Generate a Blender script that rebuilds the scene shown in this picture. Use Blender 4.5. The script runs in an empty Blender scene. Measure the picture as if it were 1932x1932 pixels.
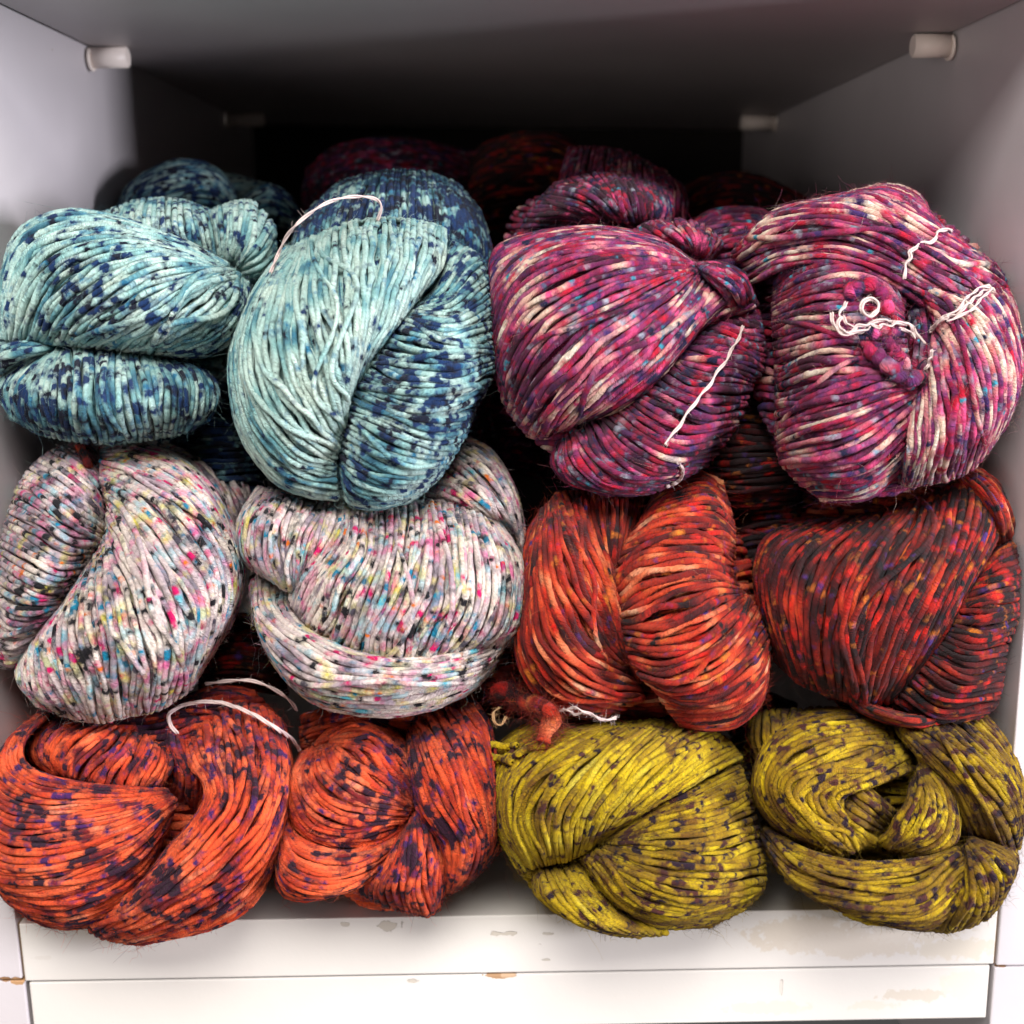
import bpy, math, random
import numpy as np
from mathutils import Vector, Matrix
RNG = np.random.default_rng(7)
random.seed(7)
scn = bpy.context.scene
COL = scn.collection

# ------------------------------------------------------------------ camera
F = 2300.0            # focal length in units of the 1932-wide picture
PITCH, YAW, ROLL = math.atan(508 / F), math.radians(-0.40), math.radians(0.78)
W = 0.42              # inner width of the shelf compartment (m)
D0 = W * F / 1853.0   # distance along the axis to the shelf's front edge
fwd = np.array([math.sin(-YAW) * math.cos(PITCH), math.cos(YAW) * math.cos(PITCH), -math.sin(PITCH)])
xr = np.array([math.cos(YAW), math.sin(YAW), 0.0])
dn = np.cross(fwd, xr)
if dn[2] > 0: dn = -dn
RI = math.cos(ROLL) * xr + math.sin(ROLL) * dn
DI = -math.sin(ROLL) * xr + math.cos(ROLL) * dn
# world origin = middle of the shelf's front edge, seen at (962,1728)
CAM = -(D0 * (fwd + (962 - 966) / F * RI + (1728 - 966) / F * DI))

def W3(p, d):
    """points on the photo's rays (1932 units) at axial distance d"""
    p = np.asarray(p, float); d = np.asarray(d, float)[..., None]
    return CAM + d * (fwd + (p[..., 0:1] - 966) / F * RI + (p[..., 1:2] - 966) / F * DI)

def on_plane(x, y, axis, val):
    r = fwd + (x - 966) / F * RI + (y - 966) / F * DI
    s = (val - CAM[axis]) / r[axis]
    return CAM + s * r

cam = bpy.data.cameras.new('camera')
co = bpy.data.objects.new('camera', cam)
COL.objects.link(co)
cam.sensor_width = 36.0
cam.lens = F / 1932 * 36.0
cam.clip_start = 0.01; cam.clip_end = 50
up = -DI; right = RI; back = -fwd
co.matrix_world = Matrix(((right[0], up[0], back[0], CAM[0]), (right[1], up[1], back[1], CAM[1]), (right[2], up[2], back[2], CAM[2]), (0, 0, 0, 1)))
cam.dof.use_dof = True
cam.dof.focus_distance = 0.47
cam.dof.aperture_fstop = 9.0
scn.camera = co

# ------------------------------------------------------------------ helpers
def lin(c):
    out = []
    for v in c:
        v /= 255.0
        out.append(v / 12.92 if v <= 0.04045 else ((v + 0.055) / 1.055) ** 2.4)
    return tuple(out) + (1.0,)

def N(nt, typ, **kw):
    n = nt.nodes.new(typ)
    for k, v in kw.items():
        if k == 'inp':
            for a, b in v.items(): n.inputs[a].default_value = b
        else: setattr(n, k, v)
    return n

def math_node(nt, op, a, b=None, clamp=False):
    n = nt.nodes.new('ShaderNodeMath'); n.operation = op; n.use_clamp = clamp
    for i, v in enumerate((a, b)):
        if v is None: continue
        if isinstance(v, (int, float)): n.inputs[i].default_value = v
        else: nt.links.new(v, n.inputs[i])
    return n.outputs[0]

def new_mat(name, rough=0.9, sheen=0.0):
    m = bpy.data.materials.new(name); m.use_nodes = True
    nt = m.node_tree
    b = nt.nodes['Principled BSDF']
    b.inputs['Roughness'].default_value = rough
    b.inputs['Specular IOR Level'].default_value = 0.25
    if sheen:
        b.inputs['Sheen Weight'].default_value = sheen
        b.inputs['Sheen Roughness'].default_value = 0.5
    return m, nt, b

def ramp(nt, fac, stops):
    r = nt.nodes.new('ShaderNodeValToRGB'); nt.links.new(fac, r.inputs[0])
    el = r.color_ramp.elements
    while len(el) < len(stops): el.new(0.5)
    for e, (p, c) in zip(el, stops): e.position = p; e.color = lin(c)
    return r.outputs[0]

def mixc(nt, fac, a, b):
    m = nt.nodes.new('ShaderNodeMix'); m.data_type = 'RGBA'
    for i, v in ((0, fac), (6, a), (7, b)):
        if isinstance(v, (int, float)): m.inputs[i].default_value = v
        elif isinstance(v, tuple): m.inputs[i].default_value = v
        else: nt.links.new(v, m.inputs[i])
    return m.outputs[2]

def yarn_mat(name, base, layers, base_f=0.05, base_scale=55, wbase=0.55, sheen=0.04, clump=.32, dbase=-0.25):
    """base: ramp over a slow dye noise.  layers: (colour, along_freq, spatial_scale, weight_along, threshold, softness, dye_gain)"""
    m, nt, b = new_mat(name, 0.92, sheen)
    at = N(nt, 'ShaderNodeAttribute', attribute_name='strand')
    sep = nt.nodes.new('ShaderNodeSeparateXYZ'); nt.links.new(at.outputs['Vector'], sep.inputs[0])
    s, sid, dye = sep.outputs
    tc = nt.nodes.new('ShaderNodeTexCoord')
    def noise_along(f, seed, detail=0.0):
        c = nt.nodes.new('ShaderNodeCombineXYZ')
        nt.links.new(math_node(nt, 'MULTIPLY', s, f), c.inputs[0])
        nt.links.new(math_node(nt, 'MULTIPLY', sid, 7.31), c.inputs[1])
        c.inputs[2].default_value = seed * 3.7
        n = N(nt, 'ShaderNodeTexNoise', inp={'Scale': 1.0, 'Detail': detail})
        nt.links.new(c.outputs[0], n.inputs['Vector']); return n.outputs['Fac']
    def noise_pos(sc, seed, detail=1.0):
        mp = N(nt, 'ShaderNodeMapping'); mp.inputs['Location'].default_value = (seed * 1.3, seed * .7, seed * 2.1)
        nt.links.new(tc.outputs['Object'], mp.inputs['Vector'])
        n = N(nt, 'ShaderNodeTexNoise', inp={'Scale': sc, 'Detail': detail})
        nt.links.new(mp.outputs[0], n.inputs['Vector']); return n.outputs['Fac']
    def blend(a, bb, w):
        return math_node(nt, 'ADD', math_node(nt, 'MULTIPLY', a, w), math_node(nt, 'MULTIPLY', bb, 1 - w))
    f0 = blend(noise_along(base_f, 1, 1.0), noise_pos(base_scale, 1), wbase)
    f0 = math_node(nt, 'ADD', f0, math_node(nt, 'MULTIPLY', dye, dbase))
    # spread the narrow noise distribution over the ramp
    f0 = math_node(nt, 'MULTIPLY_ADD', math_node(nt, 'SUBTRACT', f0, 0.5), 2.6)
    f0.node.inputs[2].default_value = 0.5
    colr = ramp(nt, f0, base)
    edge = math_node(nt, 'MULTIPLY', math_node(nt, 'SUBTRACT', noise_pos(1000, 2, 1.0), 0.5), 0.09)
    edge = math_node(nt, 'ADD', edge, math_node(nt, 'MULTIPLY', math_node(nt, 'SUBTRACT', noise_pos(34, 3, 1.0), 0.5), clump))
    for i, (c, fa, sc, w, thr, soft, dg) in enumerate(layers):
        v = blend(noise_along(fa * .66, 5 + i * 2.3, 1.0), noise_pos(sc * .85, 4 + i), w * .82)
        v = math_node(nt, 'ADD', v, edge)
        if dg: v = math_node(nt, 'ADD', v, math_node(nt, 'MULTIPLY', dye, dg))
        mr = N(nt, 'ShaderNodeMapRange', interpolation_type='SMOOTHSTEP')
        mr.inputs[1].default_value = thr; mr.inputs[2].default_value = thr + soft
        nt.links.new(v, mr.inputs[0])
        # the dye bleeds into a paler halo round each fleck
        hl = N(nt, 'ShaderNodeMapRange', interpolation_type='SMOOTHSTEP')
        hl.inputs[1].default_value = thr - .055; hl.inputs[2].default_value = thr + .03; hl.inputs[4].default_value = .50
        nt.links.new(v, hl.inputs[0])
        colr = mixc(nt, math_node(nt, 'MAXIMUM', mr.outputs[0], hl.outputs[0]), colr, lin(c))
    # spun-fibre relief: stretched along the strand
    c = nt.nodes.new('ShaderNodeCombineXYZ')
    ang = N(nt, 'ShaderNodeAttribute', attribute_name='ang')
    sx = math_node(nt, 'MULTIPLY', s, 0.42)
    nt.links.new(sx, c.inputs[0])
    tw = math_node(nt, 'ADD', math_node(nt, 'MULTIPLY', ang.outputs['Fac'], 4.0), math_node(nt, 'MULTIPLY', s, 1.1))
    nt.links.new(tw, c.inputs[1]); nt.links.new(sid, c.inputs[2])
    n2 = N(nt, 'ShaderNodeTexNoise', inp={'Scale': 1.3, 'Detail': 3.0, 'Roughness': 0.6})
    nt.links.new(c.outputs[0], n2.inputs['Vector'])
    # random fibre tone, plus shade painted into hollows of the fibre relief
    fv = math_node(nt, 'ADD', math_node(nt, 'MULTIPLY', noise_pos(900, 9, 1.0), .5), math_node(nt, 'MULTIPLY', n2.outputs['Fac'], .5))
    hs = N(nt, 'ShaderNodeHueSaturation'); nt.links.new(colr, hs.inputs['Color'])
    k = math_node(nt, 'MULTIPLY_ADD', fv, 1.1); k.node.inputs[2].default_value = 0.45
    nt.links.new(k, hs.inputs['Value'])
    nt.links.new(hs.outputs[0], b.inputs['Base Color'])
    bp = N(nt, 'ShaderNodeBump', inp={'Strength': 1.0, 'Distance': 0.0022})
    nt.links.new(n2.outputs['Fac'], bp.inputs['Height']); nt.links.new(bp.outputs[0], b.inputs['Normal'])
    return m

MAT = {}
MAT['blue'] = yarn_mat('aqua_wool',
    [(0.0, (40, 88, 112)), (0.16, (84, 138, 150)), (0.30, (132, 178, 176)), (0.48, (164, 198, 192)), (1.0, (196, 216, 204))],
    [((44, 116, 150), .30, 230, .50, 0.602, .10, .05),
     ((14, 46, 90), .26, 190, .45, 0.592, .06, .20),
     ((9, 18, 40), .30, 220, .5, 0.622, .06, .13)], dbase=-.13, clump=.22)
MAT['purple'] = yarn_mat('plum_wool',
    [(0.0, (46, 8, 30)), (0.24, (80, 16, 50)), (0.40, (104, 30, 78)), (0.49, (150, 18, 58)), (0.57, (120, 50, 104)), (0.67, (196, 100, 120)), (0.79, (222, 182, 162)), (1.0, (228, 214, 196))],
    [((150, 156, 170), .24, 200, .6, 0.617, .08, 0),
     ((182, 12, 46), .20, 130, .6, 0.572, .09, 0),
     ((60, 34, 92), .16, 110, .6, 0.587, .09, .02),
     ((210, 70, 120), .22, 180, .6, 0.607, .08, 0),
     ((52, 140, 164), .28, 240, .6, 0.657, .05, 0),
     ((22, 20, 56), .24, 170, .5, 0.612, .07, .05)], base_f=.045, base_scale=42, wbase=.78, clump=.2)
MAT['white'] = yarn_mat('speckled_cream_wool',
    [(0.0, (120, 112, 122)), (0.22, (176, 156, 166)), (0.42, (214, 196, 192)), (0.7, (232, 218, 206)), (1.0, (216, 208, 170))],
    [((90, 180, 196), .18, 130, .5, 0.582, .12, 0),
     ((212, 198, 84), .18, 140, .5, 0.597, .11, 0),
     ((218, 110, 156), .18, 150, .5, 0.587, .11, 0),
     ((204, 8, 96), .24, 210, .68, 0.607, .06, 0),
     ((14, 128, 164), .24, 230, .68, 0.618, .06, 0),
     ((226, 112, 22), .32, 250, .6, 0.657, .05, 0),
     ((70, 64, 76), .16, 150, .65, 0.600, .10, .05),
     ((18, 15, 22), .22, 220, .68, 0.580, .06, .06)], clump=.16)
MAT['red'] = yarn_mat('rust_wool',
    [(0.0, (32, 6, 10)), (0.22, (74, 10, 14)), (0.40, (120, 22, 14)), (0.56, (164, 38, 18)), (0.70, (200, 66, 30)), (0.82, (222, 116, 74)), (1.0, (224, 162, 126))],
    [((206, 28, 16), .15, 120, .65, 0.587, .09, 0),
     ((214, 118, 34), .20, 170, .65, 0.632, .08, 0),
     ((72, 40, 110), .24, 200, .6, 0.652, .06, 0),
     ((18, 12, 18), .24, 170, .55, 0.612, .07, .02)], base_f=.048, base_scale=40, wbase=.74, clump=.2)
MAT['coral'] = yarn_mat('coral_wool',
    [(0.0, (156, 40, 24)), (0.22, (206, 62, 30)), (0.42, (236, 88, 42)), (0.7, (248, 112, 66)), (1.0, (246, 146, 108))],
    [((124, 26, 30), .22, 130, .5, 0.556, .09, .04),
     ((72, 28, 92), .26, 200, .5, 0.602, .06, .06),
     ((48, 14, 38), .27, 170, .5, 0.560, .06, .10)], clump=.24)
MAT['olive'] = yarn_mat('mustard_wool',
    [(0.0, (112, 82, 4)), (0.25, (152, 118, 4)), (0.5, (186, 154, 6)), (0.75, (206, 176, 14)), (1.0, (200, 180, 56))],
    [((110, 74, 14), .24, 150, .5, 0.592, .08, .03),
     ((74, 34, 28), .29, 210, .5, 0.588, .06, .11),
     ((36, 15, 32), .30, 230, .5, 0.617, .05, .10)], clump=.2)
MAT['thread'], nt_, b_ = new_mat('white_cotton', 0.85)
b_.inputs['Base Color'].default_value = lin((196, 176, 172))
MAT['tan_thread'], nt_, b_ = new_mat('tan_cotton', 0.85)
b_.inputs['Base Color'].default_value = lin((176, 138, 100))

# ------------------------------------------------------------------ curve maths
def resample(pts, M):
    p = np.asarray(pts, float)
    if len(p) == 2: p = np.array([p[0], (p[0] + p[1]) / 2, p[1]])
    q = np.vstack([2 * p[0] - p[1], p, 2 * p[-1] - p[-2]])
    out = []
    for i in range(1, len(q) - 2):
        t = np.linspace(0, 1, 16, endpoint=False)[:, None]
        a, b, c, d = q[i - 1], q[i], q[i + 1], q[i + 2]
        out.append(.5 * ((2 * b) + (c - a) * t + (2 * a - 5 * b + 4 * c - d) * t ** 2 + (3 * b - a - 3 * c + d) * t ** 3))
    out = np.vstack(out + [p[-1:]])
    L = np.r_[0, np.cumsum(np.linalg.norm(np.diff(out, axis=0), axis=1))]
    x = np.linspace(0, L[-1], M)
    return np.stack([np.interp(x, L, out[:, k]) for k in range(out.shape[1])], 1)

def smooth_noise(n, M, waves, length, lo, hi):
    """n rows of smooth 1-D noise sampled at M points, wavelengths lo..hi (in units of length)"""
    x = np.linspace(0, length, M)[None]
    v = np.zeros((n, M))
    for _ in range(waves):
        wl = RNG.uniform(lo, hi, (n, 1)); ph = RNG.uniform(0, 6.283, (n, 1))
        v += np.sin(6.283 * x / wl + ph)
    return v / math.sqrt(waves)

class MB:
    def __init__(s): s.v = []; s.f = []; s.at = []; s.an = []; s.n = 0
    def tubes(s, P, R, sides, sid, dye, lump=0.0):
        """P n,M,3 ; R n,M ; sid n ; dye n,M"""
        n, M, _ = P.shape
        T = np.gradient(P, axis=1); T /= np.linalg.norm(T, axis=2, keepdims=True) + 1e-12
        A = np.empty_like(P)
        ref = np.cross(T[:, 0], fwd + 1e-3); ref /= np.linalg.norm(ref, axis=1, keepdims=True) + 1e-12
        A[:, 0] = ref
        for k in range(1, M):
            a = A[:, k - 1] - T[:, k] * np.sum(A[:, k - 1] * T[:, k], axis=1, keepdims=True)
            A[:, k] = a / (np.linalg.norm(a, axis=1, keepdims=True) + 1e-12)
        B = np.cross(T, A)
        th = np.linspace(0, 2 * math.pi, sides, endpoint=False)
        Rl = R[:, :, None, None] * (1 + lump * RNG.normal(0, 1, (n, M, sides, 1)).clip(-2, 2)) if lump else R[:, :, None, None]
        V = P[:, :, None] + Rl * (A[:, :, None] * np.cos(th)[None, None, :, None] + B[:, :, None] * np.sin(th)[None, None, :, None])
        S = np.concatenate([np.zeros((n, 1)), np.cumsum(np.linalg.norm(np.diff(P, axis=1), axis=2), axis=1)], 1) * 1000
        S = S + (np.asarray(sid)[:, None] * 131.7) % 997
        at = np.zeros((n, M, sides, 3)); at[..., 0] = S[:, :, None]; at[..., 1] = np.asarray(sid)[:, None, None]; at[..., 2] = np.broadcast_to(dye, (n, M))[:, :, None]
        an = np.broadcast_to(np.abs(((th / math.pi) % 2) - 1)[None, None], (n, M, sides))
        idx = np.arange(n * M * sides).reshape(n, M, sides) + s.n
        a = idx[:, :-1]; b = idx[:, 1:]
        q = np.stack([a, np.roll(a, -1, 2), np.roll(b, -1, 2), b], -1).reshape(-1, 4)
        s.v.append(V.reshape(-1, 3)); s.at.append(at.reshape(-1, 3)); s.an.append(an.reshape(-1)); s.f.append(q); s.n += n * M * sides
    def grid(s, V, at, closed=True):
        a_, b_, _ = V.shape
        idx = np.arange(a_ * b_).reshape(a_, b_) + s.n
        if closed: nx = np.roll(idx, -1, 0); q = np.stack([idx[:, :-1], idx[:, 1:], nx[:, 1:], nx[:, :-1]], -1).reshape(-1, 4)
        else: q = np.stack([idx[:-1, :-1], idx[:-1, 1:], idx[1:, 1:], idx[1:, :-1]], -1).reshape(-1, 4)
        s.v.append(V.reshape(-1, 3)); s.at.append(at.reshape(-1, 3)); s.an.append(np.zeros(a_ * b_)); s.f.append(q); s.n += a_ * b_
    def build(s, name, mat, parent=None, origin=None):
        V = np.vstack(s.v); Fc = np.vstack(s.f)
        o3 = np.array(origin) if origin is not None else np.zeros(3)
        me = bpy.data.meshes.new(name)
        me.vertices.add(len(V)); me.vertices.foreach_set('co', (V - o3).astype(np.float32).ravel())
        me.loops.add(Fc.size); me.loops.foreach_set('vertex_index', Fc.astype(np.int32).ravel())
        me.polygons.add(len(Fc)); me.polygons.foreach_set('loop_start', (np.arange(len(Fc)) * 4).astype(np.int32))
        me.polygons.foreach_set('loop_total', np.full(len(Fc), 4, np.int32))
        me.polygons.foreach_set('use_smooth', np.ones(len(Fc), bool))
        a = me.attributes.new('strand', 'FLOAT_VECTOR', 'POINT'); a.data.foreach_set('vector', np.vstack(s.at).astype(np.float32).ravel())
        a = me.attributes.new('ang', 'FLOAT', 'POINT'); a.data.foreach_set('value', np.concatenate(s.an).astype(np.float32))
        me.update(calc_edges=True)
        me.materials.append(mat)
        o = bpy.data.objects.new(name, me); COL.objects.link(o)
        if parent is not None: o.parent = parent
        elif origin is not None: o.location = origin
        return o

FR = {'A': (0, 550, 800), 'B': (650, 600, 900), 'C': (1400, 580, 900), 'D': (2124, 520, 1000), 'E': (0, 1270, 900), 'F': (680, 1270, 900),
      'G': (1450, 1350, 900), 'H': (2124, 1320, 900), 'I': (0, 1950, 900), 'J': (750, 1950, 800), 'K': (1420, 2000, 900), 'L': (2124, 2000, 900),
      'P': (0, 0, 3024)}
def fr(frame, pts):
    x0, y0, w = FR[frame]
    p = np.asarray(pts, float)
    return (np.array([x0, y0]) + p * (w / 1932.0)) / 1.565217

R0 = 0.00107          # strand radius
SIDC = [0.0]

def confine(P, r):
    """yarn is pressed against, not through, the boards of the compartment"""
    ins = P[..., 1] > -0.002
    lim = W / 2 - 0.0006 - r
    x = np.clip(P[..., 0], -lim, lim)
    P[..., 0] = np.where(ins, x, P[..., 0])
    P[..., 2] = np.where(ins, np.maximum(P[..., 2], 0.0006 + r), P[..., 2])
    return P

class Skein:
    def __init__(s, label, mat, frame, d, tilt=0.12, group=None, q=1.0):
        s.label, s.mat, s.frame, s.d, s.tilt, s.group, s.q = label, mat, frame, d, tilt, group, q
        s.lobes = []; s.threads = []; s.allp = []
    def lobe(s, guides, B=0.040, off=0.0, r=R0, dye=0.0, k0=1.0, k1=1.0, s0=1.0, s1=1.0, stray=0.06, fuzz=1.0, dens=1.0, frame=None):
        g = [fr(frame or s.frame, x) for x in guides]
        s.allp += [p for x in g for p in x]
        s.lobes.append(dict(g=g, B=B, off=off, r=r, dye=dye, k=(k0, k1), s=(s0, s1), stray=stray, fuzz=fuzz, dens=dens)); return s
    def thread(s, pts, r=0.0007, off=-0.0012, mat='thread', plies=2, frame=None, name='tie_thread', wob=0.0, fuzzy=0.0, rv=0.0):
        s.threads.append(dict(p=fr(frame or s.frame, [q[:2] for q in pts]), dz=[(q[2] if len(q) > 2 else 0.0) for q in pts], r=r, off=off, mat=mat, plies=plies, name=name, wob=wob, fuzzy=fuzzy, rv=rv)); return s
    def depth_base(s, p, off):
        return s.d + off - s.tilt * (p[..., 1] - s.pc) / F
    def build(s):
        ap = np.array(s.allp); s.pc = (ap[:, 1].min() + ap[:, 1].max()) / 2
        cx = ap[:, 0].mean()
        base = W3(np.array([cx, ap[:, 1].max()]), np.array(s.d))
        origin = np.array([base[0], base[1] + 0.02, max(base[2], 0.0)])
        e = bpy.data.objects.new('yarn_skein', None); COL.objects.link(e)
        e.empty_display_size = 0.02; e.location = origin
        e['label'] = s.label; e['category'] = 'yarn skein'
        if s.group: e['group'] = s.group
        s.origin = origin
        for L in s.lobes: s.build_lobe(L, e)
        # loose inner coil that fills the hollow behind the folds
        x0, x1 = ap[:, 0].min() + 25, ap[:, 0].max() - 25; y0, y1 = ap[:, 1].min() + 25, ap[:, 1].max() - 25
        cxm, cym, a, b = (x0 + x1) / 2, (y0 + y1) / 2, (x1 - x0) / 2, (y1 - y0) / 2
        gs = []
        for u in np.linspace(-1, 1, 6):
            w = a * math.sqrt(max(0.05, 1 - .93 * u * u))
            gs.append(np.array([[cxm - w, cym + b * u], [cxm - w * .4, cym + b * u * 1.02 + 6], [cxm + w * .4, cym + b * u * 1.02 + 6], [cxm + w, cym + b * u]]))
        Lc = dict(g=gs, B=0.022, off=0.022, r=R0 * 1.2, dye=0.0, k=(1, 1), s=(1, 1), stray=0, fuzz=0, dens=.8)
        s.build_lobe(Lc, e, 'inner_coil')
        for t in s.threads: s.build_thread(t, e)
        return e
    def dome(s, L, phi, th):
        sp, st = np.sin(phi), np.sin(th)
        def shp(v): return np.sign(v) * np.abs(v) ** 0.85
        # side and end flattening
        ks = np.where(phi < math.pi / 2, L['s'][0], L['s'][1]); kt = np.where(th < math.pi / 2, L['k'][0], L['k'][1])
        fs = np.where(sp > 0, 1 - ks * (1 - shp(sp)), 1 - ks + sp); ft = np.where(st > 0, 1 - kt * (1 - shp(st)), 1 - kt + st)
        return np.where((fs >= 0) & (ft >= 0), fs * ft, 0.9 * (np.minimum(fs, 0) + np.minimum(ft, 0)))
    def positions(s, L, phi, th, GX):
        """phi (n,1) or (n,M); th (1,M)"""
        n = phi.shape[0]; M = th.shape[1]
        phi = np.broadcast_to(phi, (n, M)); th = np.broadcast_to(th, (n, M))
        cu = 0.5 * (1 - np.cos(phi)); lu = np.clip(phi / math.pi, 0, 1)
        u = np.clip(0.6 * cu + 0.4 * lu, 0, 1)
        ct = 0.5 * (1 - np.cos(th)); lt = np.clip(th / math.pi, 0, 1)
        t = np.clip(0.5 * ct + 0.5 * lt, 0, 1)
        G, K, Mg, ku = GX
        gi = np.interp(u, ku, np.arange(K))
        i1 = np.clip(np.floor(gi).astype(int), 0, K - 2); f = gi - i1
        ti = t * (Mg - 1); j = np.clip(np.floor(ti).astype(int), 0, Mg - 2); ft = (ti - j)[..., None]
        def g(ii):
            # reflect beyond the ends
            lo = ii < 0; hi = ii > K - 1; c = np.clip(ii, 0, K - 1)
            v = G[c, j] * (1 - ft) + G[c, j + 1] * ft
            if lo.any():
                v2 = G[1, j] * (1 - ft) + G[1, j + 1] * ft; v = np.where(lo[..., None], 2 * v - v2, v)
            if hi.any():
                v2 = G[K - 2, j] * (1 - ft) + G[K - 2, j + 1] * ft; v = np.where(hi[..., None], 2 * v - v2, v)
            return v
        a, b, c, d = g(i1 - 1), g(i1), g(i1 + 1), g(i1 + 2); f = f[..., None]
        cr = .5 * ((2 * b) + (c - a) * f + (2 * a - 5 * b + 4 * c - d) * f ** 2 + (3 * b - a - 3 * c + d) * f ** 3)
        li = b * (1 - f) + c * f
        return 0.5 * cr + 0.5 * li, phi, th
    def build_lobe(s, L, e, name='yarn_fold'):
        K = len(L['g']); Mg = 64
        G = np.stack([resample(g, Mg) for g in L['g']])
        dd = np.linalg.norm(np.diff(G, axis=0), axis=2)          # K-1,Mg
        dm = dd.mean(1) * 0.5 + dd.max(1) * 0.5
        ku = np.r_[0, np.cumsum(dm)]; ku /= ku[-1]
        GX = (G, K, Mg, ku)
        d = s.d; px2m = d / F
        width = dd.sum(0).max() * px2m
        length = np.linalg.norm(np.diff(G, axis=1), axis=2).sum(1).max() * px2m
        arc = 0.5 * math.pi * math.sqrt(((width / 2) ** 2 + L['B'] ** 2) / 2)
        r = L['r']
        n = max(6, int(L['dens'] * max(width * 1.12, arc * 1.02) / (2 * r * 1.0)))
        M = max(14, int((length + 2 * L['B'] * .6) / (0.0016 / s.q)))
        mb = MB()
        EX = 0.20 * math.pi
        def layer(n, M, rr, deep, sides, stray):
            dphi = math.pi / n
            base = np.linspace(-EX, math.pi + EX, int(n * 1.4))[:, None]
            n0 = len(base); ne = int(round(stray * n))
            base = np.vstack([base, RNG.uniform(.15 * math.pi, .85 * math.pi, (ne, 1))])
            nn = len(base); st = np.zeros((nn, 1)); st[n0:] = 1
            jit = RNG.normal(0, .20 * dphi, (nn, 1))
            th = np.linspace(-EX, math.pi + EX, M)[None]
            lenr = length * 1.2
            wob = smooth_noise(nn, M, 3, lenr, .018, .06) * dphi * 0.34
            # a few strands that wander across their neighbours on top of the coil
            wob = wob + st * smooth_noise(nn, M, 1, lenr, .06, .16) * dphi * 3.0
            phi = base + jit + wob
            p, ph, tt = s.positions(L, phi, th, GX)
            dome = s.dome(L, ph, tt)
            dep = s.depth_base(p, L['off']) - L['B'] * dome
            hj = RNG.normal(0, .50, (nn, 1)) * rr + smooth_noise(nn, M, 2, lenr, .015, .05) * rr * 0.30 - st * rr * 1.5
            dep = dep + hj + deep
            P = W3(p, dep)
            # push deeper layers in along both silhouettes too
            return P, nn, rr, sides, n0
        def emit(n, M, rr, deep, sides, stray):
            P, nn, rr, sides, n0 = layer(n, M, rr, deep, sides, stray)
            sp = np.linalg.norm(np.diff(P[:n0], axis=0), axis=2)
            sp = np.vstack([sp[:1], sp, sp[-1:]]); sp = .5 * (sp[1:] + sp[:-1]); sp = np.vstack([sp, np.full((nn - n0, sp.shape[1]), 2 * rr * .95)])
            ker = np.ones(5) / 5
            sp = np.stack([np.convolve(np.pad(x, 2, 'edge'), ker, 'valid') for x in sp])
            R = np.clip(0.535 * sp, rr * .62, rr * 1.12)
            Mx = P.shape[1]
            R = R * (1 + .10 * RNG.normal(0, 1, (nn, 1)).clip(-2, 2)) * (1 + .11 * smooth_noise(nn, Mx, 3, length, .005, .022))
            P = confine(P, rr)
            sid = SIDC[0] + np.arange(nn) + RNG.uniform(0, .6, nn); SIDC[0] = (SIDC[0] + nn + 3) % 900
            if callable(L['dye']): dy = L['dye'](np.linspace(0, 1, nn)[:, None], np.linspace(0, 1, Mx)[None]) * np.ones((nn, Mx))
            else: dy = np.full((nn, Mx), float(L['dye']))
            mb.tubes(P, R, sides, sid, dy, .085 if sides > 5 else 0)
            return P, R, sid, dy
        P, R, sid, dy = emit(n, M, r, 0.0, 7 if s.q >= 1 else 6, L['stray'])
        if name == 'yarn_fold': emit(int(n * .8), max(12, M // 2), r, r * 2.1, 5, 0)
        # closed body of packed wool under the strands
        th = np.linspace(0.02, math.pi - .02, 26)[None]; phf = np.linspace(0, math.pi, 20)[:, None]
        p, ph, tt = s.positions(L, phf, th, GX)
        dm_ = s.dome(L, ph, tt)
        cen = p.mean(axis=(0, 1))
        p = cen + (p - cen) * 0.965
        front = W3(p, s.depth_base(p, L['off']) - L['B'] * dm_ * .93 + r * 3.0)
        rear = W3(p, s.depth_base(p, L['off']) + L['B'] * np.maximum(dm_, 0) * .75 + r * 3.0)
        V = np.concatenate([front, rear[::-1]], 0)
        V = confine(V, r)
        at = np.zeros(V.shape); at[..., 0] = np.arange(V.shape[1])[None] * 4.0; at[..., 1] = np.arange(V.shape[0])[:, None] * .9
        mb.grid(V, at, True)
        # fine loose fibres
        if L['fuzz'] > 0 and s.q >= 1:
            nf = int(L['fuzz'] * 42000 * width * length / 0.01 * 0.01 / 0.01 * .25)
            nf = min(nf, 6500)
            i = RNG.integers(0, P.shape[0], nf); jn = P.shape[1]; j0 = int(jn * .1); j = RNG.integers(j0, jn - j0, nf)
            hz = np.sin(P[i, j] @ np.array([310., 170., 260.]) + L['off'] * 900) + np.sin(P[i, j] @ np.array([-190., 280., 350.]) + 1.7)
            kp = RNG.random(nf) < np.clip(.35 + .38 * hz, .08, 1); i = i[kp]; j = j[kp]; nf = len(i)
            b0 = P[i, j]; rr = R[i, j]
            tan = P[i, np.minimum(j + 1, jn - 1)] - b0; tan /= np.linalg.norm(tan, axis=1, keepdims=True) + 1e-9
            rd = RNG.normal(0, 1, (nf, 3)); rd /= np.linalg.norm(rd, axis=1, keepdims=True)
            outw = rd - fwd * 0.5; outw /= np.linalg.norm(outw, axis=1, keepdims=True)
            ln = (.0014 + RNG.exponential(.0017, nf)).clip(0, .012)
            tt = np.linspace(0, 1, 5)[None, :, None]
            bend = RNG.normal(0, 1, (nf, 1, 3)); bend2 = RNG.normal(0, 1, (nf, 1, 3))
            tdir = tan[:, None] * RNG.choice([-1, 1], (nf, 1, 1)) * .9
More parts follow.
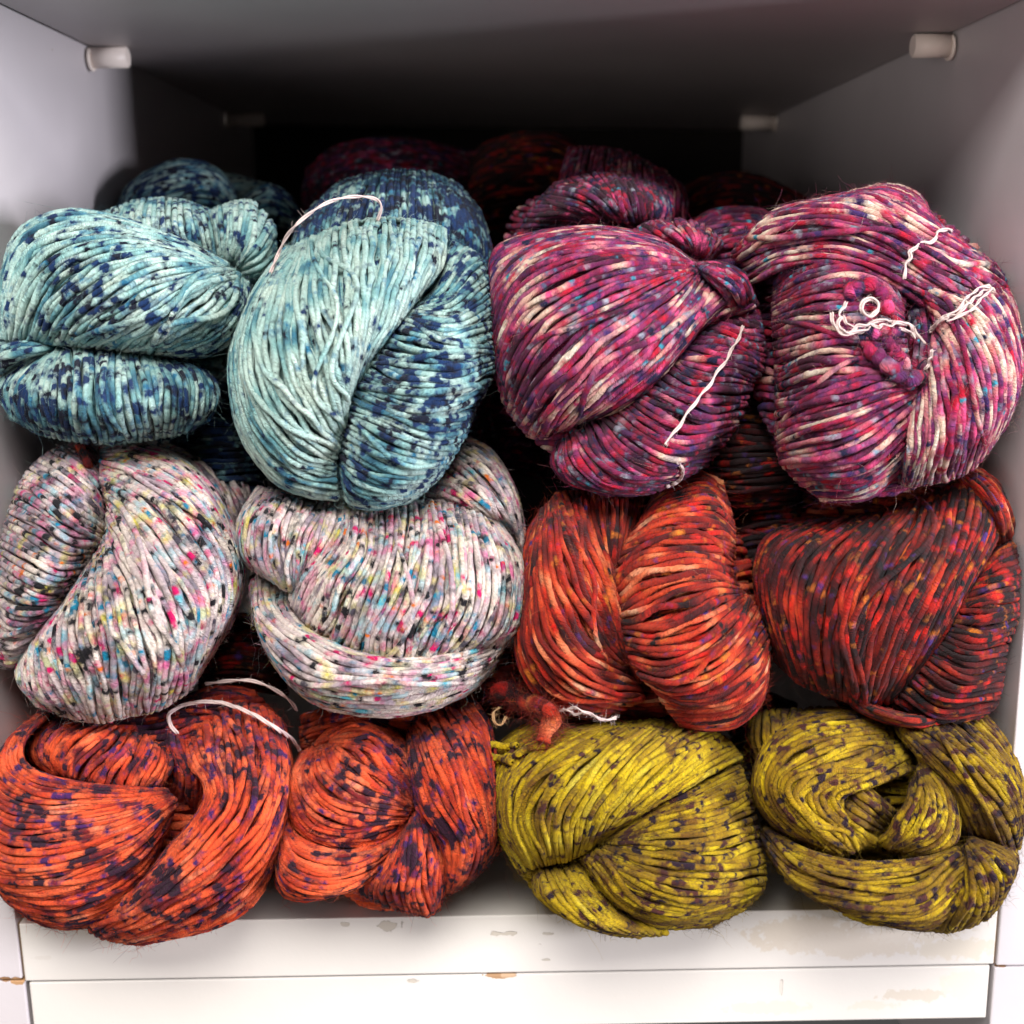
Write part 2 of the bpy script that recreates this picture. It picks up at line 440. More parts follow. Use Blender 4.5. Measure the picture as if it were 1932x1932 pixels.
            Pf = b0[:, None] + outw[:, None] * rr[:, None, None] * .8 + ln[:, None, None] * ((outw[:, None] * .55 + tdir) * tt + bend * .38 * tt ** 2 + bend2 * .2 * np.sin(tt * 5))
            Rf = np.broadcast_to(np.array([.00005, .000048, .000044, .000036, .00002])[None], (nf, 5))
            mb.tubes(confine(Pf, 0), Rf, 3, sid[i], dy[i, j][:, None])
        o = mb.build(name, MAT[s.mat], e, s.origin)
        return o
    def front_depth(s, p):
        """nearest yarn depth at picture points p (for laying threads on the folds)"""
        best = np.full(len(p), s.d)
        for L in s.lobes:
            K = len(L['g']); G = np.stack([resample(g, 64) for g in L['g']])
            dd = np.linalg.norm(np.diff(G, axis=0), axis=2); dm = dd.mean(1) * .5 + dd.max(1) * .5
            ku = np.r_[0, np.cumsum(dm)]; ku /= ku[-1]
            q, ph, th = s.positions(L, np.linspace(0, math.pi, 40)[:, None], np.linspace(0, math.pi, 50)[None], (G, K, 64, ku))
            dep = s.depth_base(q, L['off']) - L['B'] * s.dome(L, ph, th)
            q = q.reshape(-1, 2); dep = dep.ravel()
            for i, x in enumerate(p):
                dist = np.sum((q - x) ** 2, 1); k = np.argmin(dist)
                if dist[k] < 14 ** 2: best[i] = min(best[i], dep[dist < max(dist[k] * 1.5, 60)].min())
        return best
    def build_thread(s, t, e):
        M = 150
        p = resample(t['p'], M)
        fd = s.front_depth(p)
        fd = np.convolve(np.pad(fd, 6, 'edge'), np.ones(13) / 13, 'valid')
        dz = np.interp(np.linspace(0, 1, M), np.linspace(0, 1, len(t['dz'])), t['dz'])
        mb = MB()
        Pc = W3(p, fd + t['off'] + dz)
        if t['wob']: Pc = Pc + smooth_noise(3, M, 2, .06, .006, .02).T * t['wob']
        T = np.gradient(Pc, axis=0); T /= np.linalg.norm(T, axis=1, keepdims=True)
        a = np.cross(T, fwd); a /= np.linalg.norm(a, axis=1, keepdims=True); b = np.cross(T, a)
        Sx = np.r_[0, np.cumsum(np.linalg.norm(np.diff(Pc, axis=0), axis=1))]
        for k in range(t['plies']):
            ph = Sx / (t['r'] * 5.5) + k * 2 * math.pi / t['plies']
            rad = t['r'] * (.58 if t['plies'] > 1 else 0)
            Pk = Pc + rad * (a * np.cos(ph)[:, None] + b * np.sin(ph)[:, None])
            R = np.full(M, t['r'] * (.56 if t['plies'] > 1 else 1.0))
            if t['rv']: R = R * (1 + t['rv'] * smooth_noise(1, M, 3, .06, .006, .025)[0])
            R[0] *= .3; R[-1] *= .3
            mb.tubes(Pk[None], R[None], 7, [SIDC[0] + k * 3.3], np.zeros((1, M)))
        nf = int(60 + t['fuzzy'] * 900)
        i = RNG.integers(0, M, nf); b0 = Pc[i]
        rd = RNG.normal(0, 1, (nf, 1, 3)); rd /= np.linalg.norm(rd, axis=2, keepdims=True)
        tt = np.linspace(0, 1, 5)[None, :, None]; ln = RNG.uniform(.6, 1.6, (nf, 1, 1)) * (.0012 + t['fuzzy'] * .0022)
        Pf = b0[:, None] + rd * t['r'] * .6 + ln * (rd * tt + RNG.normal(0, .45, (nf, 1, 3)) * tt ** 2 + RNG.normal(0, .2, (nf, 1, 3)) * np.sin(tt * 5))
        mb.tubes(Pf, np.broadcast_to(np.array([.00006, .00005, .00005, .00004, .00002])[None], (nf, 5)), 3, RNG.uniform(0, 50, nf), np.zeros((nf, 1)))
        SIDC[0] += 11
        mb.build(t['name'], MAT[t['mat']], e, s.origin)

SK = []
def skein(*a, **k):
    s = Skein(*a, **k); SK.append(s); return s
# ================================================================== the yarn
GB = 'aqua speckled skeins'; GP = 'plum speckled skeins'; GW = 'cream speckled skeins'; GR = 'rust red skeins'; GC = 'coral skeins'; GO = 'mustard skeins'
# ---- top row ------------------------------------------------------
s = skein('pale aqua skein with navy flecks at the left wall, one fat coil above another', 'blue', 'A', .497, group=GB)
s.lobe([[(0, 1080), (20, 650), (130, 330), (450, 180), (850, 230), (1300, 390), (1620, 560)],
        [(60, 1090), (120, 750), (330, 450), (750, 350), (1200, 430), (1600, 580)],
        [(300, 1110), (450, 850), (750, 630), (1150, 500), (1620, 590)],
        [(500, 1130), (800, 900), (1100, 700), (1400, 610), (1660, 600)],
        [(850, 1170), (1150, 980), (1400, 780), (1560, 680), (1690, 620)],
        [(1050, 1190), (1350, 1080), (1600, 900), (1700, 760), (1720, 650)],
        [(1050, 1200), (1400, 1215), (1640, 1110), (1760, 900), (1760, 690)]], B=.046, off=-.007, k0=.8, k1=.9, dye=.13)
s.lobe([[(430, 1150), (200, 1240), (30, 1380), (10, 1500), (90, 1650)],
        [(430, 1140), (330, 1250), (200, 1450), (200, 1620), (280, 1760)],
        [(480, 1140), (470, 1350), (470, 1600), (520, 1810)],
        [(680, 1150), (660, 1400), (680, 1650), (740, 1830)],
        [(900, 1170), (930, 1400), (970, 1620), (1010, 1810)],
        [(1100, 1200), (1180, 1400), (1190, 1600), (1180, 1780)],
        [(1200, 1210), (1380, 1350), (1400, 1600), (1330, 1750)],
        [(1250, 1215), (1480, 1330), (1550, 1500), (1480, 1660)]], B=.040, off=.002, dye=.4, k0=.7)
s.lobe([[(0, 1110), (200, 1090), (420, 1130)], [(-10, 1200), (180, 1150), (430, 1135)], [(0, 1330), (160, 1240), (420, 1150)]], B=.02, off=.0, dye=.3, k0=.5)

s = skein('large pale aqua skein, right half dyed navy, a loose white thread at its top', 'blue', 'B', .487, group=GB)
s.lobe([[(420, 290), (220, 560), (80, 900), (70, 1200), (150, 1500), (350, 1760), (560, 1850), (740, 1870)],
        [(480, 270), (280, 560), (190, 900), (250, 1250), (450, 1550), (720, 1660)],
        [(560, 230), (480, 560), (480, 900), (570, 1200), (700, 1420), (770, 1500)],
        [(680, 180), (660, 560), (750, 900), (790, 1200), (785, 1430)],
        [(850, 120), (850, 500), (870, 800), (840, 1100), (795, 1360)],
        [(1100, 100), (1080, 400), (980, 750), (880, 1050), (810, 1290)],
        [(1300, 130), (1240, 420), (1120, 750), (960, 980), (830, 1240)],
        [(1430, 170), (1400, 400), (1250, 600), (1110, 780), (940, 1000), (840, 1200)]], B=.050, off=-.006, k1=.62, s1=.75, dye=-.15, stray=.1)
s.lobe([[(1230, 660), (1380, 520), (1440, 330), (1480, 250)],
        [(1200, 680), (1420, 600), (1570, 430), (1660, 350)],
        [(1180, 690), (1450, 730), (1600, 660), (1710, 580)],
        [(1090, 770), (1350, 850), (1580, 860), (1725, 790)],
        [(990, 920), (1300, 990), (1550, 1000), (1740, 940)],
        [(890, 1050), (1150, 1170), (1450, 1190), (1735, 1080)],
        [(840, 1150), (1080, 1270), (1380, 1350), (1620, 1290)],
        [(790, 1270), (1080, 1400), (1350, 1490), (1550, 1470)],
        [(770, 1400), (1000, 1530), (1250, 1620), (1450, 1640)],
        [(760, 1560), (950, 1680), (1200, 1740), (1400, 1720)],
        [(765, 1700), (850, 1830), (1050, 1870), (1300, 1820)],
        [(780, 1790), (830, 1900), (1000, 1930), (1200, 1880)]], B=.044, off=-.003, dye=.30, k0=.5, stray=.08)
s.thread([(510, 515, -.004), (545, 440, -.010), (600, 392, -.02), (650, 373, -.02), (700, 373, -.015), (719, 388, -.004), (712, 418, .004)], frame='P', r=0.00066, plies=2)

s = skein('plum skein with cream strands, a straight white thread lying across its lower fold', 'purple', 'C', .493, group=GP)
s.lobe([[(1400, 430), (1200, 290), (900, 210), (600, 205), (300, 260), (140, 340), (100, 500)],
        [(1400, 430), (1100, 330), (700, 330), (370, 440), (190, 650), (110, 900)],
        [(1400, 450), (1050, 470), (650, 600), (350, 800), (210, 1050), (170, 1250)],
        [(1410, 470), (1100, 640), (750, 850), (500, 1080), (370, 1250), (270, 1430)],
        [(1430, 490), (1250, 720), (950, 950), (680, 1180), (520, 1350), (400, 1530)],
        [(1520, 560), (1350, 750), (1200, 930), (980, 1130), (760, 1310), (580, 1470)],
        [(1700, 620), (1500, 750), (1300, 970), (1120, 1170), (900, 1330), (700, 1430)],
        [(1780, 700), (1500, 790), (1350, 930), (1190, 1140), (980, 1330), (780, 1420)]], B=.050, off=-.006, k0=.8, s1=.8)
s.lobe([[(1410, 430), (1560, 425), (1720, 500), (1790, 680)], [(1420, 450), (1540, 500), (1660, 580), (1720, 710)], [(1425, 470), (1500, 560), (1560, 640), (1580, 760)]], B=.032, off=-.002, dye=.3, k0=.6)
s.lobe([[(980, 240), (1150, 300), (1370, 410)], [(1100, 170), (1290, 280), (1395, 410)], [(1300, 150), (1390, 270), (1410, 410)], [(1470, 190), (1450, 300), (1430, 410)], [(1570, 300), (1510, 370), (1450, 430)]], B=.028, off=.010, dye=.1)
s.lobe([[(1500, 760), (1600, 735), (1720, 725), (1800, 730)],
        [(1420, 830), (1600, 850), (1720, 910), (1835, 930)],
        [(1290, 970), (1500, 985), (1700, 1020), (1835, 1090)],
        [(1190, 1060), (1400, 1170), (1600, 1170), (1765, 1190)],
        [(1050, 1180), (1300, 1290), (1500, 1360), (1710, 1340)],
        [(930, 1330), (1150, 1480), (1350, 1560), (1630, 1500)],
        [(800, 1400), (950, 1600), (1200, 1720), (1480, 1690)],
        [(680, 1440), (750, 1650), (950, 1800), (1280, 1810)],
        [(570, 1530), (600, 1720), (800, 1850), (1100, 1880)],
        [(540, 1560), (500, 1680), (590, 1800), (850, 1890)]], B=.040, off=.002, dye=.25, k0=.8)
s.thread([(1712, 822), (1620, 1000), (1500, 1180), (1375, 1345), (1280, 1480), (1210, 1575)], r=0.00062, off=-.0030, wob=.00025)
s.thread([(1270, 1660), (1320, 1730), (1300, 1800), (1220, 1840)], r=0.00070, plies=3)

s = skein('plum skein at the right wall with hollow centre and knotted white threads', 'purple', 'D', .492, group=GP)
s.lobe([[(320, 600), (450, 490), (650, 440), (850, 470), (1000, 570), (1060, 690)],
        [(310, 720), (500, 610), (700, 560), (900, 600), (1050, 760)],
        [(310, 850), (500, 800), (700, 780), (900, 790), (1050, 860)],
        [(320, 990), (550, 930), (800, 930), (1060, 980)],
        [(330, 1150), (600, 1070), (850, 1070), (1090, 1120)],
        [(330, 1320), (650, 1240), (900, 1170), (1110, 1190)],
        [(330, 1500), (700, 1380), (950, 1290), (1120, 1220)],
        [(350, 1620), (700, 1570), (950, 1430), (1120, 1280)],
        [(430, 1720), (780, 1690), (1000, 1560), (1120, 1400)],
        [(600, 1850), (850, 1830), (1050, 1650), (1130, 1500)]], B=.046, off=-.004, dye=0, k1=.2, s0=.35)
s.lobe([[(1170, 1160), (1100, 1300), (1080, 1550), (1050, 1760)],
        [(1190, 1080), (1180, 1300), (1170, 1550), (1100, 1770)],
        [(1210, 900), (1250, 1200), (1260, 1450), (1200, 1750)],
        [(1230, 850), (1330, 1050), (1370, 1350), (1310, 1730)],
        [(1180, 700), (1300, 850), (1440, 1100), (1470, 1400), (1400, 1690)],
        [(1130, 630), (1350, 760), (1530, 1050), (1560, 1350), (1470, 1640)],
        [(1250, 630), (1460, 770), (1610, 1050), (1620, 1300), (1530, 1560)],
        [(1450, 600), (1590, 780), (1690, 1050), (1690, 1250), (1610, 1450)],
        [(1600, 590), (1690, 750), (1725, 950), (1710, 1200), (1640, 1380)]], B=.046, off=-.003, dye=-.22, k0=.35, s0=.3)
s.lobe([[(760, 110), (940, 55), (1120, 100), (1210, 230), (1300, 330)],
        [(330, 190), (560, 150), (850, 140), (1100, 250), (1350, 380), (1560, 500)],
        [(140, 370), (300, 240), (600, 200), (900, 260), (1200, 400), (1500, 510), (1630, 600)],
        [(80, 450), (300, 320), (600, 290), (900, 350), (1150, 480), (1450, 600), (1670, 760)],
        [(120, 510), (400, 400), (700, 380), (950, 470), (1150, 580), (1430, 720), (1650, 880)],
        [(170, 620), (400, 510), (700, 510), (950, 590), (1160, 740), (1400, 890)]], B=.044, off=-.001, dye=-.1, stray=.12, s1=.15)
s.lobe([[(980, 650), (1060, 900), (1040, 1250)], [(1120, 620), (1160, 900), (1120, 1280)], [(1270, 700), (1280, 900), (1210, 1220)]], B=.030, off=-.006, dye=.9)  # dark-dyed plug, its colour stands in for shade in the hollow
for pts, rr in (([(820, 985, -.002), (900, 1020, -.004), (980, 1100, -.005), (1050, 1150, -.004), (1130, 1150, -.003), (1195, 1080, .002)], .0028),
                ([(930, 900, 0), (985, 980, -.003), (1030, 1060, -.002), (1080, 1100, .002)], .0020),
                ([(760, 700, 0), (770, 650, -.004), (830, 620, -.005), (900, 640, -.004), (940, 700, -.003), (960, 770, -.002)], .0026),
                ([(790, 860), (850, 890, -.002), (930, 880, -.003), (1010, 900, 0)], .0022)):
    s.thread(pts, r=rr, mat='purple', plies=1, name='wool_end', wob=.0006, fuzzy=.5, rv=.22, off=-.001)
s.thread([(630, 780), (680, 880), (730, 905), (830, 870), (900, 830), (1000, 830), (1080, 850), (1130, 900), (1165, 950)], r=0.00070, wob=.0005, off=-.006)
s.thread([(735, 715), (690, 790), (680, 860), (740, 885), (850, 845), (960, 860), (1060, 830), (1120, 930)], r=0.00062, wob=.0006, off=-.007)
s.thread([(700, 800), (740, 850), (820, 880), (920, 850), (1010, 870), (1100, 880)], r=0.00055, wob=.0006, off=-.005)
s.thread([(900, 770), (860, 800), (815, 770), (820, 720), (865, 700), (905, 725), (905, 765), (875, 790)], r=0.00078, off=-.008)
s.thread([(1200, 885), (1270, 820), (1380, 770), (1450, 700), (1550, 632)], r=0.00062, off=-.003, wob=.0003)
s.thread([(1205, 870), (1290, 800), (1370, 750), (1430, 680), (1500, 630), (1550, 640), (1480, 720), (1410, 780), (1300, 830)], r=0.00055, off=-.004, wob=.0003)
s.thread([(1050, 585), (1080, 470), (1120, 400), (1210, 370), (1265, 312), (1330, 312)], r=0.00070, off=-.003, wob=.0004)
s.thread([(1220, 985), (1195, 1060), (1170, 1120), (1120, 1150)], r=0.00055, off=-.005, wob=.0003)

# ---- middle row ---------------------------------------------------
s = skein('cream skein with coloured flecks at the left wall, twisted around a slanting crease', 'white', 'E', .498, group=GW)
s.lobe([[(530, 80), (610, 170), (640, 300)],
        [(360, 120), (480, 200), (600, 320), (660, 440)],
        [(230, 210), (380, 320), (560, 460), (680, 580)],
        [(130, 340), (300, 420), (500, 560), (650, 660)],
        [(70, 500), (250, 600), (450, 720), (620, 720)],
        [(30, 640), (200, 760), (380, 850), (560, 820)],
        [(0, 800), (150, 900), (350, 980), (500, 930)],
        [(-20, 950), (100, 1020), (250, 1080), (440, 1050)],
        [(-30, 1100), (60, 1200), (200, 1200), (400, 1140)],
        [(-40, 1250), (60, 1310), (200, 1290), (330, 1200)],
        [(-30, 1400), (60, 1430), (170, 1380), (260, 1280)],
        [(-10, 1490), (60, 1500), (130, 1450), (220, 1370)]], B=.042, off=0, dye=.2, k1=.7)
s.lobe([[(640, 110), (850, 90), (1100, 160), (1350, 380), (1500, 700), (1540, 950), (1450, 1250)],
        [(640, 220), (850, 260), (1150, 430), (1400, 800), (1430, 1150), (1300, 1480)],
        [(650, 350), (850, 500), (1100, 800), (1280, 1100), (1240, 1450), (1200, 1640)],
        [(690, 480), (830, 720), (1000, 1050), (1100, 1350), (1090, 1600), (1060, 1740)],
        [(680, 640), (780, 880), (880, 1150), (970, 1450), (960, 1650), (900, 1800)],
        [(650, 720), (700, 950), (780, 1250), (850, 1500), (840, 1800)],
        [(620, 780), (620, 1000), (640, 1250), (700, 1500), (740, 1830)],
        [(590, 820), (500, 1050), (480, 1300), (560, 1550), (640, 1850)],
        [(570, 850), (440, 1080), (340, 1300), (380, 1600), (540, 1840)],
        [(560, 870), (400, 1120), (210, 1380), (230, 1650), (400, 1800)],
        [(540, 900), (350, 1160), (150, 1430), (120, 1580), (240, 1740)]], B=.048, off=-.008, k0=.7, dye=0)
s.thread([(500, 95, -.002), (520, 130, -.004), (545, 190, -.003), (565, 240, .001)], r=.0018, mat='red', plies=1, name='wool_end', fuzzy=.2, rv=.1)

s = skein('cream skein with magenta flecks under the large aqua one, lower fold slung across', 'white', 'F', .496, group=GW)
s.lobe([[(180, 370), (70, 550), (50, 750), (100, 850)], [(270, 380), (170, 600), (160, 800), (250, 940)], [(400, 380), (280, 600), (290, 850), (350, 1010)],
        [(460, 420), (400, 650), (380, 850), (400, 1030)], [(580, 470), (440, 650), (430, 900), (410, 1040)], [(720, 490), (600, 600), (480, 800), (420, 1040)]], B=.042, off=-.003, dye=.1, k1=.4, s1=.2)
s.lobe([[(460, 470), (400, 750), (390, 1000)], [(620, 430), (540, 700), (430, 1020)], [(800, 430), (700, 700), (480, 1060)]], B=.038, off=.000, dye=.1)
s.lobe([[(700, 440), (680, 620), (560, 800), (430, 930), (380, 1100)],
        [(800, 480), (780, 750), (640, 980), (560, 1150), (500, 1250)],
        [(900, 480), (880, 800), (760, 1050), (700, 1250), (640, 1340)],
        [(1050, 470), (1020, 800), (930, 1100), (850, 1300), (820, 1420)],
        [(1200, 450), (1180, 800), (1100, 1080), (1000, 1300), (960, 1480)],
        [(1330, 450), (1340, 800), (1300, 1080), (1200, 1300), (1140, 1490)],
        [(1430, 470), (1480, 800), (1480, 1080), (1380, 1280), (1280, 1460)],
        [(1550, 500), (1640, 800), (1650, 1080), (1560, 1300), (1420, 1430)],
        [(1640, 550), (1780, 800), (1800, 1050), (1760, 1250), (1600, 1390)],
        [(1700, 580), (1860, 850), (1885, 1050), (1860, 1200), (1740, 1360)]], B=.043, off=-.007, dye=0, stray=.1, k0=.9, k1=.45, s0=.35)
s.lobe([[(400, 1000), (380, 1150), (500, 1280), (800, 1420), (1150, 1460), (1500, 1400), (1760, 1290)],
        [(200, 920), (250, 1150), (500, 1330), (850, 1470), (1200, 1500), (1550, 1440), (1750, 1330)],
        [(140, 950), (180, 1200), (450, 1450), (850, 1560), (1250, 1550), (1600, 1480), (1740, 1360)],
        [(130, 1000), (200, 1300), (450, 1600), (850, 1680), (1250, 1640), (1560, 1550), (1700, 1440)],
        [(140, 1100), (260, 1430), (500, 1700), (850, 1800), (1200, 1780), (1500, 1660), (1660, 1500)]], B=.041, off=-.003, dye=-.1, s0=.15)
s.lobe([[(1480, 40), (1650, 130), (1800, 380), (1860, 650), (1870, 850)], [(1430, 130), (1600, 250), (1740, 450), (1830, 700)],
        [(1350, 220), (1500, 330), (1650, 480), (1780, 640)], [(1230, 330), (1400, 420), (1550, 500), (1680, 590)], [(1100, 430), (1280, 470), (1420, 500), (1560, 540)]], B=.034, off=.012, dye=.05)

s = skein('rust red skein right of the cream ones, fuzzy wool end at lower left', 'red', 'G', .498, group=GR)
s.lobe([[(320, 350), (230, 520), (200, 850), (160, 1200), (250, 1450), (450, 1610), (700, 1650)],
        [(330, 330), (280, 600), (280, 900), (340, 1200), (600, 1440), (960, 1530)],
        [(380, 280), (370, 600), (430, 900), (600, 1200), (880, 1380)],
        [(420, 230), (480, 500), (600, 800), (760, 1150), (900, 1330)],
        [(560, 220), (620, 480), (720, 750), (820, 1050), (940, 1420)],
        [(640, 220), (680, 450), (770, 700), (850, 1000), (950, 1420)]], B=.046, off=-.003, stray=.12, s1=.35)
s.lobe([[(600, 220), (640, 400), (690, 600), (760, 800)], [(690, 210), (720, 450), (750, 650), (790, 900)], [(820, 210), (810, 450), (790, 700), (795, 900)], [(980, 210), (910, 450), (840, 600), (800, 780)]], B=.036, off=.000, dye=.1)
s.lobe([[(930, 450), (1020, 280), (1140, 160), (1300, 100), (1460, 160)],
        [(900, 480), (1060, 350), (1260, 300), (1430, 300), (1530, 420)],
        [(830, 600), (1000, 520), (1250, 490), (1450, 500), (1540, 560)],
        [(800, 800), (950, 680), (1200, 630), (1400, 640), (1530, 690)],
        [(830, 890), (1000, 760), (1250, 710), (1420, 720), (1550, 800)],
        [(830, 1000), (1050, 880), (1300, 810), (1450, 790), (1580, 840)],
        [(840, 1070), (1050, 1030), (1300, 960), (1460, 880), (1600, 860)],
        [(850, 1140), (1050, 1160), (1300, 1100), (1480, 980), (1620, 880)],
        [(880, 1260), (1100, 1300), (1350, 1220), (1550, 1060), (1660, 920)],
        [(950, 1390), (1150, 1440), (1400, 1370), (1600, 1180), (1710, 1020)],
        [(1040, 1460), (1200, 1530), (1450, 1500), (1670, 1350), (1760, 1180)],
        [(1130, 1600), (1350, 1610), (1550, 1570), (1720, 1430), (1760, 1280)],
        [(1200, 1690), (1350, 1720), (1550, 1700), (1700, 1560), (1745, 1400)]], B=.048, off=-.006, k0=.35, dye=-.05)
s.thread([(20, 1490), (110, 1480, -.004), (190, 1540, -.006), (270, 1560, -.01), (350, 1580, -.015), (385, 1660, -.03), (350, 1740, -.034), (330, 1810, -.036)], r=.0033, mat='red', plies=1, name='wool_end', fuzzy=1.6, rv=.12, off=0)
s.thread([(430, 1615, -.01), (500, 1590, -.015), (580, 1605, -.02), (660, 1645, -.022), (730, 1665, -.022), (800, 1650, -.018)], r=0.00047, wob=.0003)
s.thread([(450, 1600, -.01), (540, 1625, -.016), (620, 1625, -.02), (700, 1665, -.022), (790, 1660, -.018)], r=0.00047, wob=.0003)

s = skein('dark rust skein at the right wall, long strands slanting down from upper right', 'red', 'H', .505, group=GR)
s.lobe([[(560, 470), (320, 560), (230, 760), (260, 1050), (360, 1350)],
        [(800, 450), (450, 640), (350, 900), (400, 1200), (500, 1490)],
        [(1000, 420), (700, 680), (570, 950), (570, 1250), (640, 1550)],
        [(1150, 370), (920, 680), (800, 950), (740, 1250), (760, 1590)],
        [(1300, 310), (1130, 650), (980, 950), (880, 1250), (860, 1620)],
        [(1420, 270), (1300, 620), (1130, 950), (990, 1250), (920, 1640)],
        [(1520, 220), (1450, 600), (1300, 900), (1150, 1230), (980, 1640)],
        [(1620, 180), (1600, 500), (1450, 850), (1280, 1180), (1080, 1610)],
        [(1720, 260), (1700, 520), (1530, 880), (1400, 1180), (1200, 1510)],
        [(1800, 380), (1740, 600), (1590, 880), (1470, 1130), (1260, 1440)]], B=.048, off=-.004, dye=.42, s1=.5)
s.lobe([[(1580, 110), (1750, 220), (1850, 400), (1890, 580)], [(1540, 150), (1690, 270), (1790, 430), (1830, 620)], [(1500, 220), (1620, 330), (1720, 480), (1760, 640)]], B=.030, off=.0, dye=-.1)
s.lobe([[(1700, 720), (1780, 620), (1890, 540)], [(1620, 830), (1800, 700), (1920, 640)], [(1560, 930), (1750, 850), (1925, 800)], [(1500, 1030), (1700, 980), (1910, 960)],
        [(1480, 1080), (1700, 1130), (1900, 1070)], [(1430, 1180), (1650, 1240), (1850, 1190)], [(1380, 1260), (1600, 1330), (1815, 1300)], [(1310, 1350), (1550, 1480), (1800, 1430)],
        [(1230, 1460), (1450, 1600), (1780, 1560)], [(1180, 1550), (1400, 1690), (1740, 1650)], [(1100, 1640), (1350, 1760), (1640, 1720)]], B=.040, off=.000, dye=.55, k0=.45)
s.lobe([[(850, 1560), (1000, 1640), (1250, 1700), (1500, 1650)], [(800, 1600), (950, 1700), (1250, 1780), (1500, 1740)]], B=.026, off=.006, dye=.3)

# ---- bottom row ---------------------------------------------------
s = skein('coral skein with plum flecks at lower left, white thread looped over its top', 'coral', 'I', .502, group=GC)
s.lobe([[(250, 330), (600, 290), (1000, 300), (1350, 180), (1600, 200)], [(250, 450), (600, 400), (950, 420), (1300, 330), (1700, 300)], [(300, 560), (650, 520), (1000, 560), (1400, 500), (1780, 420)], [(350, 650), (700, 640), (1000, 680), (1300, 640), (1700, 600)]], B=.036, off=.010, dye=.4)
s.lobe([[(330, 330), (160, 480), (140, 640), (300, 740), (600, 800), (1050, 830)],
        [(250, 350), (60, 520), (40, 700), (250, 830), (650, 850), (1060, 840)],
        [(130, 430), (-10, 620), (-10, 830), (250, 930), (700, 910), (1080, 850)],
        [(-10, 650), (-50, 900), (50, 1080), (400, 1080), (780, 1000), (1100, 870)],
        [(-50, 900), (-60, 1150), (100, 1260), (480, 1210), (830, 1090), (1120, 890)],
        [(-60, 1200), (-30, 1380), (200, 1400), (540, 1330), (880, 1170), (1110, 930)],
        [(-20, 1420), (60, 1500), (300, 1540), (600, 1460), (880, 1300), (1070, 1020)],
        [(60, 1530), (180, 1600), (400, 1630), (650, 1560), (880, 1390), (1030, 1120)],
        [(200, 1630), (330, 1680), (500, 1690), (700, 1630), (850, 1470), (980, 1220)]], B=.044, off=-.006, dye=.14, k1=.4, s0=.15)
s.lobe([[(1160, 440), (1180, 620), (1300, 780), (1290, 930), (1180, 1080), (1030, 1250), (870, 1480)],
        [(1300, 330), (1350, 600), (1400, 850), (1260, 1080), (1100, 1250), (850, 1480), (650, 1620)],
        [(1480, 280), (1520, 600), (1500, 900), (1350, 1110), (1150, 1320), (850, 1550), (560, 1690)],
        [(1620, 290), (1700, 600), (1650, 900), (1450, 1180), (1200, 1400), (900, 1600), (620, 1740)],
        [(1740, 350), (1810, 650), (1770, 950), (1620, 1250), (1350, 1480), (1050, 1660), (750, 1780)],
        [(1800, 420), (1840, 700), (1810, 1000), (1730, 1300), (1580, 1560), (1320, 1700), (900, 1790)]], B=.046, off=-.006, dye=.10, k0=.9, stray=.08, s0=.3)
s.lobe([[(380, 340), (230, 450), (200, 600), (320, 720)], [(450, 370), (310, 480), (270, 600), (350, 710)], [(600, 400), (420, 500), (350, 620), (400, 710)], [(750, 400), (600, 520), (480, 640), (440, 730)],
        [(860, 420), (760, 560), (640, 680), (590, 770)], [(960, 450), (900, 600), (840, 700), (790, 800)], [(1060, 520), (1090, 640), (1060, 730), (990, 820)]], B=.036, off=-.005, dye=.05, k1=.15, s1=.3)
s.lobe([[(960, 300), (1010, 500), (1060, 680), (1020, 850)], [(1080, 300), (1110, 520), (1180, 720), (1180, 900)], [(1200, 320), (1230, 600), (1310, 800), (1280, 980)]], B=.034, off=.002, dye=.3)
s.thread([(1130, 465, .004), (1080, 410, -.004), (1075, 340, -.008), (1160, 285, -.010), (1300, 262, -.010), (1430, 275, -.008), (1600, 340, -.006), (1750, 430, -.006), (1850, 500, -.004), (1900, 575, .004)], r=0.00078, plies=3, off=-.003)
s.thread([(1300, 150, 0), (1450, 130, -.006), (1600, 130, -.008), (1750, 190, -.008), (1850, 270, -.004), (1880, 320, .006)], r=.0007)

s = skein('coral skein under the cream one, pinched at its centre with a pointed tail', 'coral', 'J', .508, group=GC)
s.lobe([[(350, 400), (600, 330), (900, 330), (1250, 340), (1500, 250)], [(330, 520), (600, 430), (850, 400), (1150, 430), (1450, 370)], [(350, 620), (560, 520), (850, 470), (1100, 540), (1400, 520)]], B=.030, off=.012, dye=.25)
s.lobe([[(430, 610), (620, 440), (930, 460), (1120, 640), (1190, 900)],
        [(520, 560), (800, 540), (980, 700), (1090, 860), (1150, 990)],
        [(540, 580), (700, 640), (880, 790), (1000, 900), (1120, 1010)],
        [(520, 600), (600, 760), (850, 930), (1120, 1040)],
        [(480, 610), (470, 800), (700, 980), (1110, 1080)],
        [(440, 630), (360, 850), (600, 1100), (1080, 1130)],
        [(380, 640), (270, 870), (400, 1150), (700, 1240), (1030, 1170)],
        [(330, 690), (240, 930), (300, 1170), (530, 1330), (900, 1320), (1060, 1210)]], B=.040, off=-.006, dye=.0, k1=.45, k0=.8, s1=.5)
s.lobe([[(240, 1000), (300, 1250), (600, 1360), (900, 1310), (1080, 1190)],
        [(210, 1060), (260, 1350), (500, 1460), (800, 1430), (1050, 1270)],
        [(190, 1170), (230, 1440), (450, 1570), (750, 1520), (1000, 1350)],
        [(170, 1310), (210, 1540), (400, 1650), (700, 1620), (950, 1450)],
        [(150, 1450), (190, 1630), (310, 1700), (550, 1670), (800, 1570)]], B=.038, off=-.004, dye=.0, s0=.35, k1=.7)
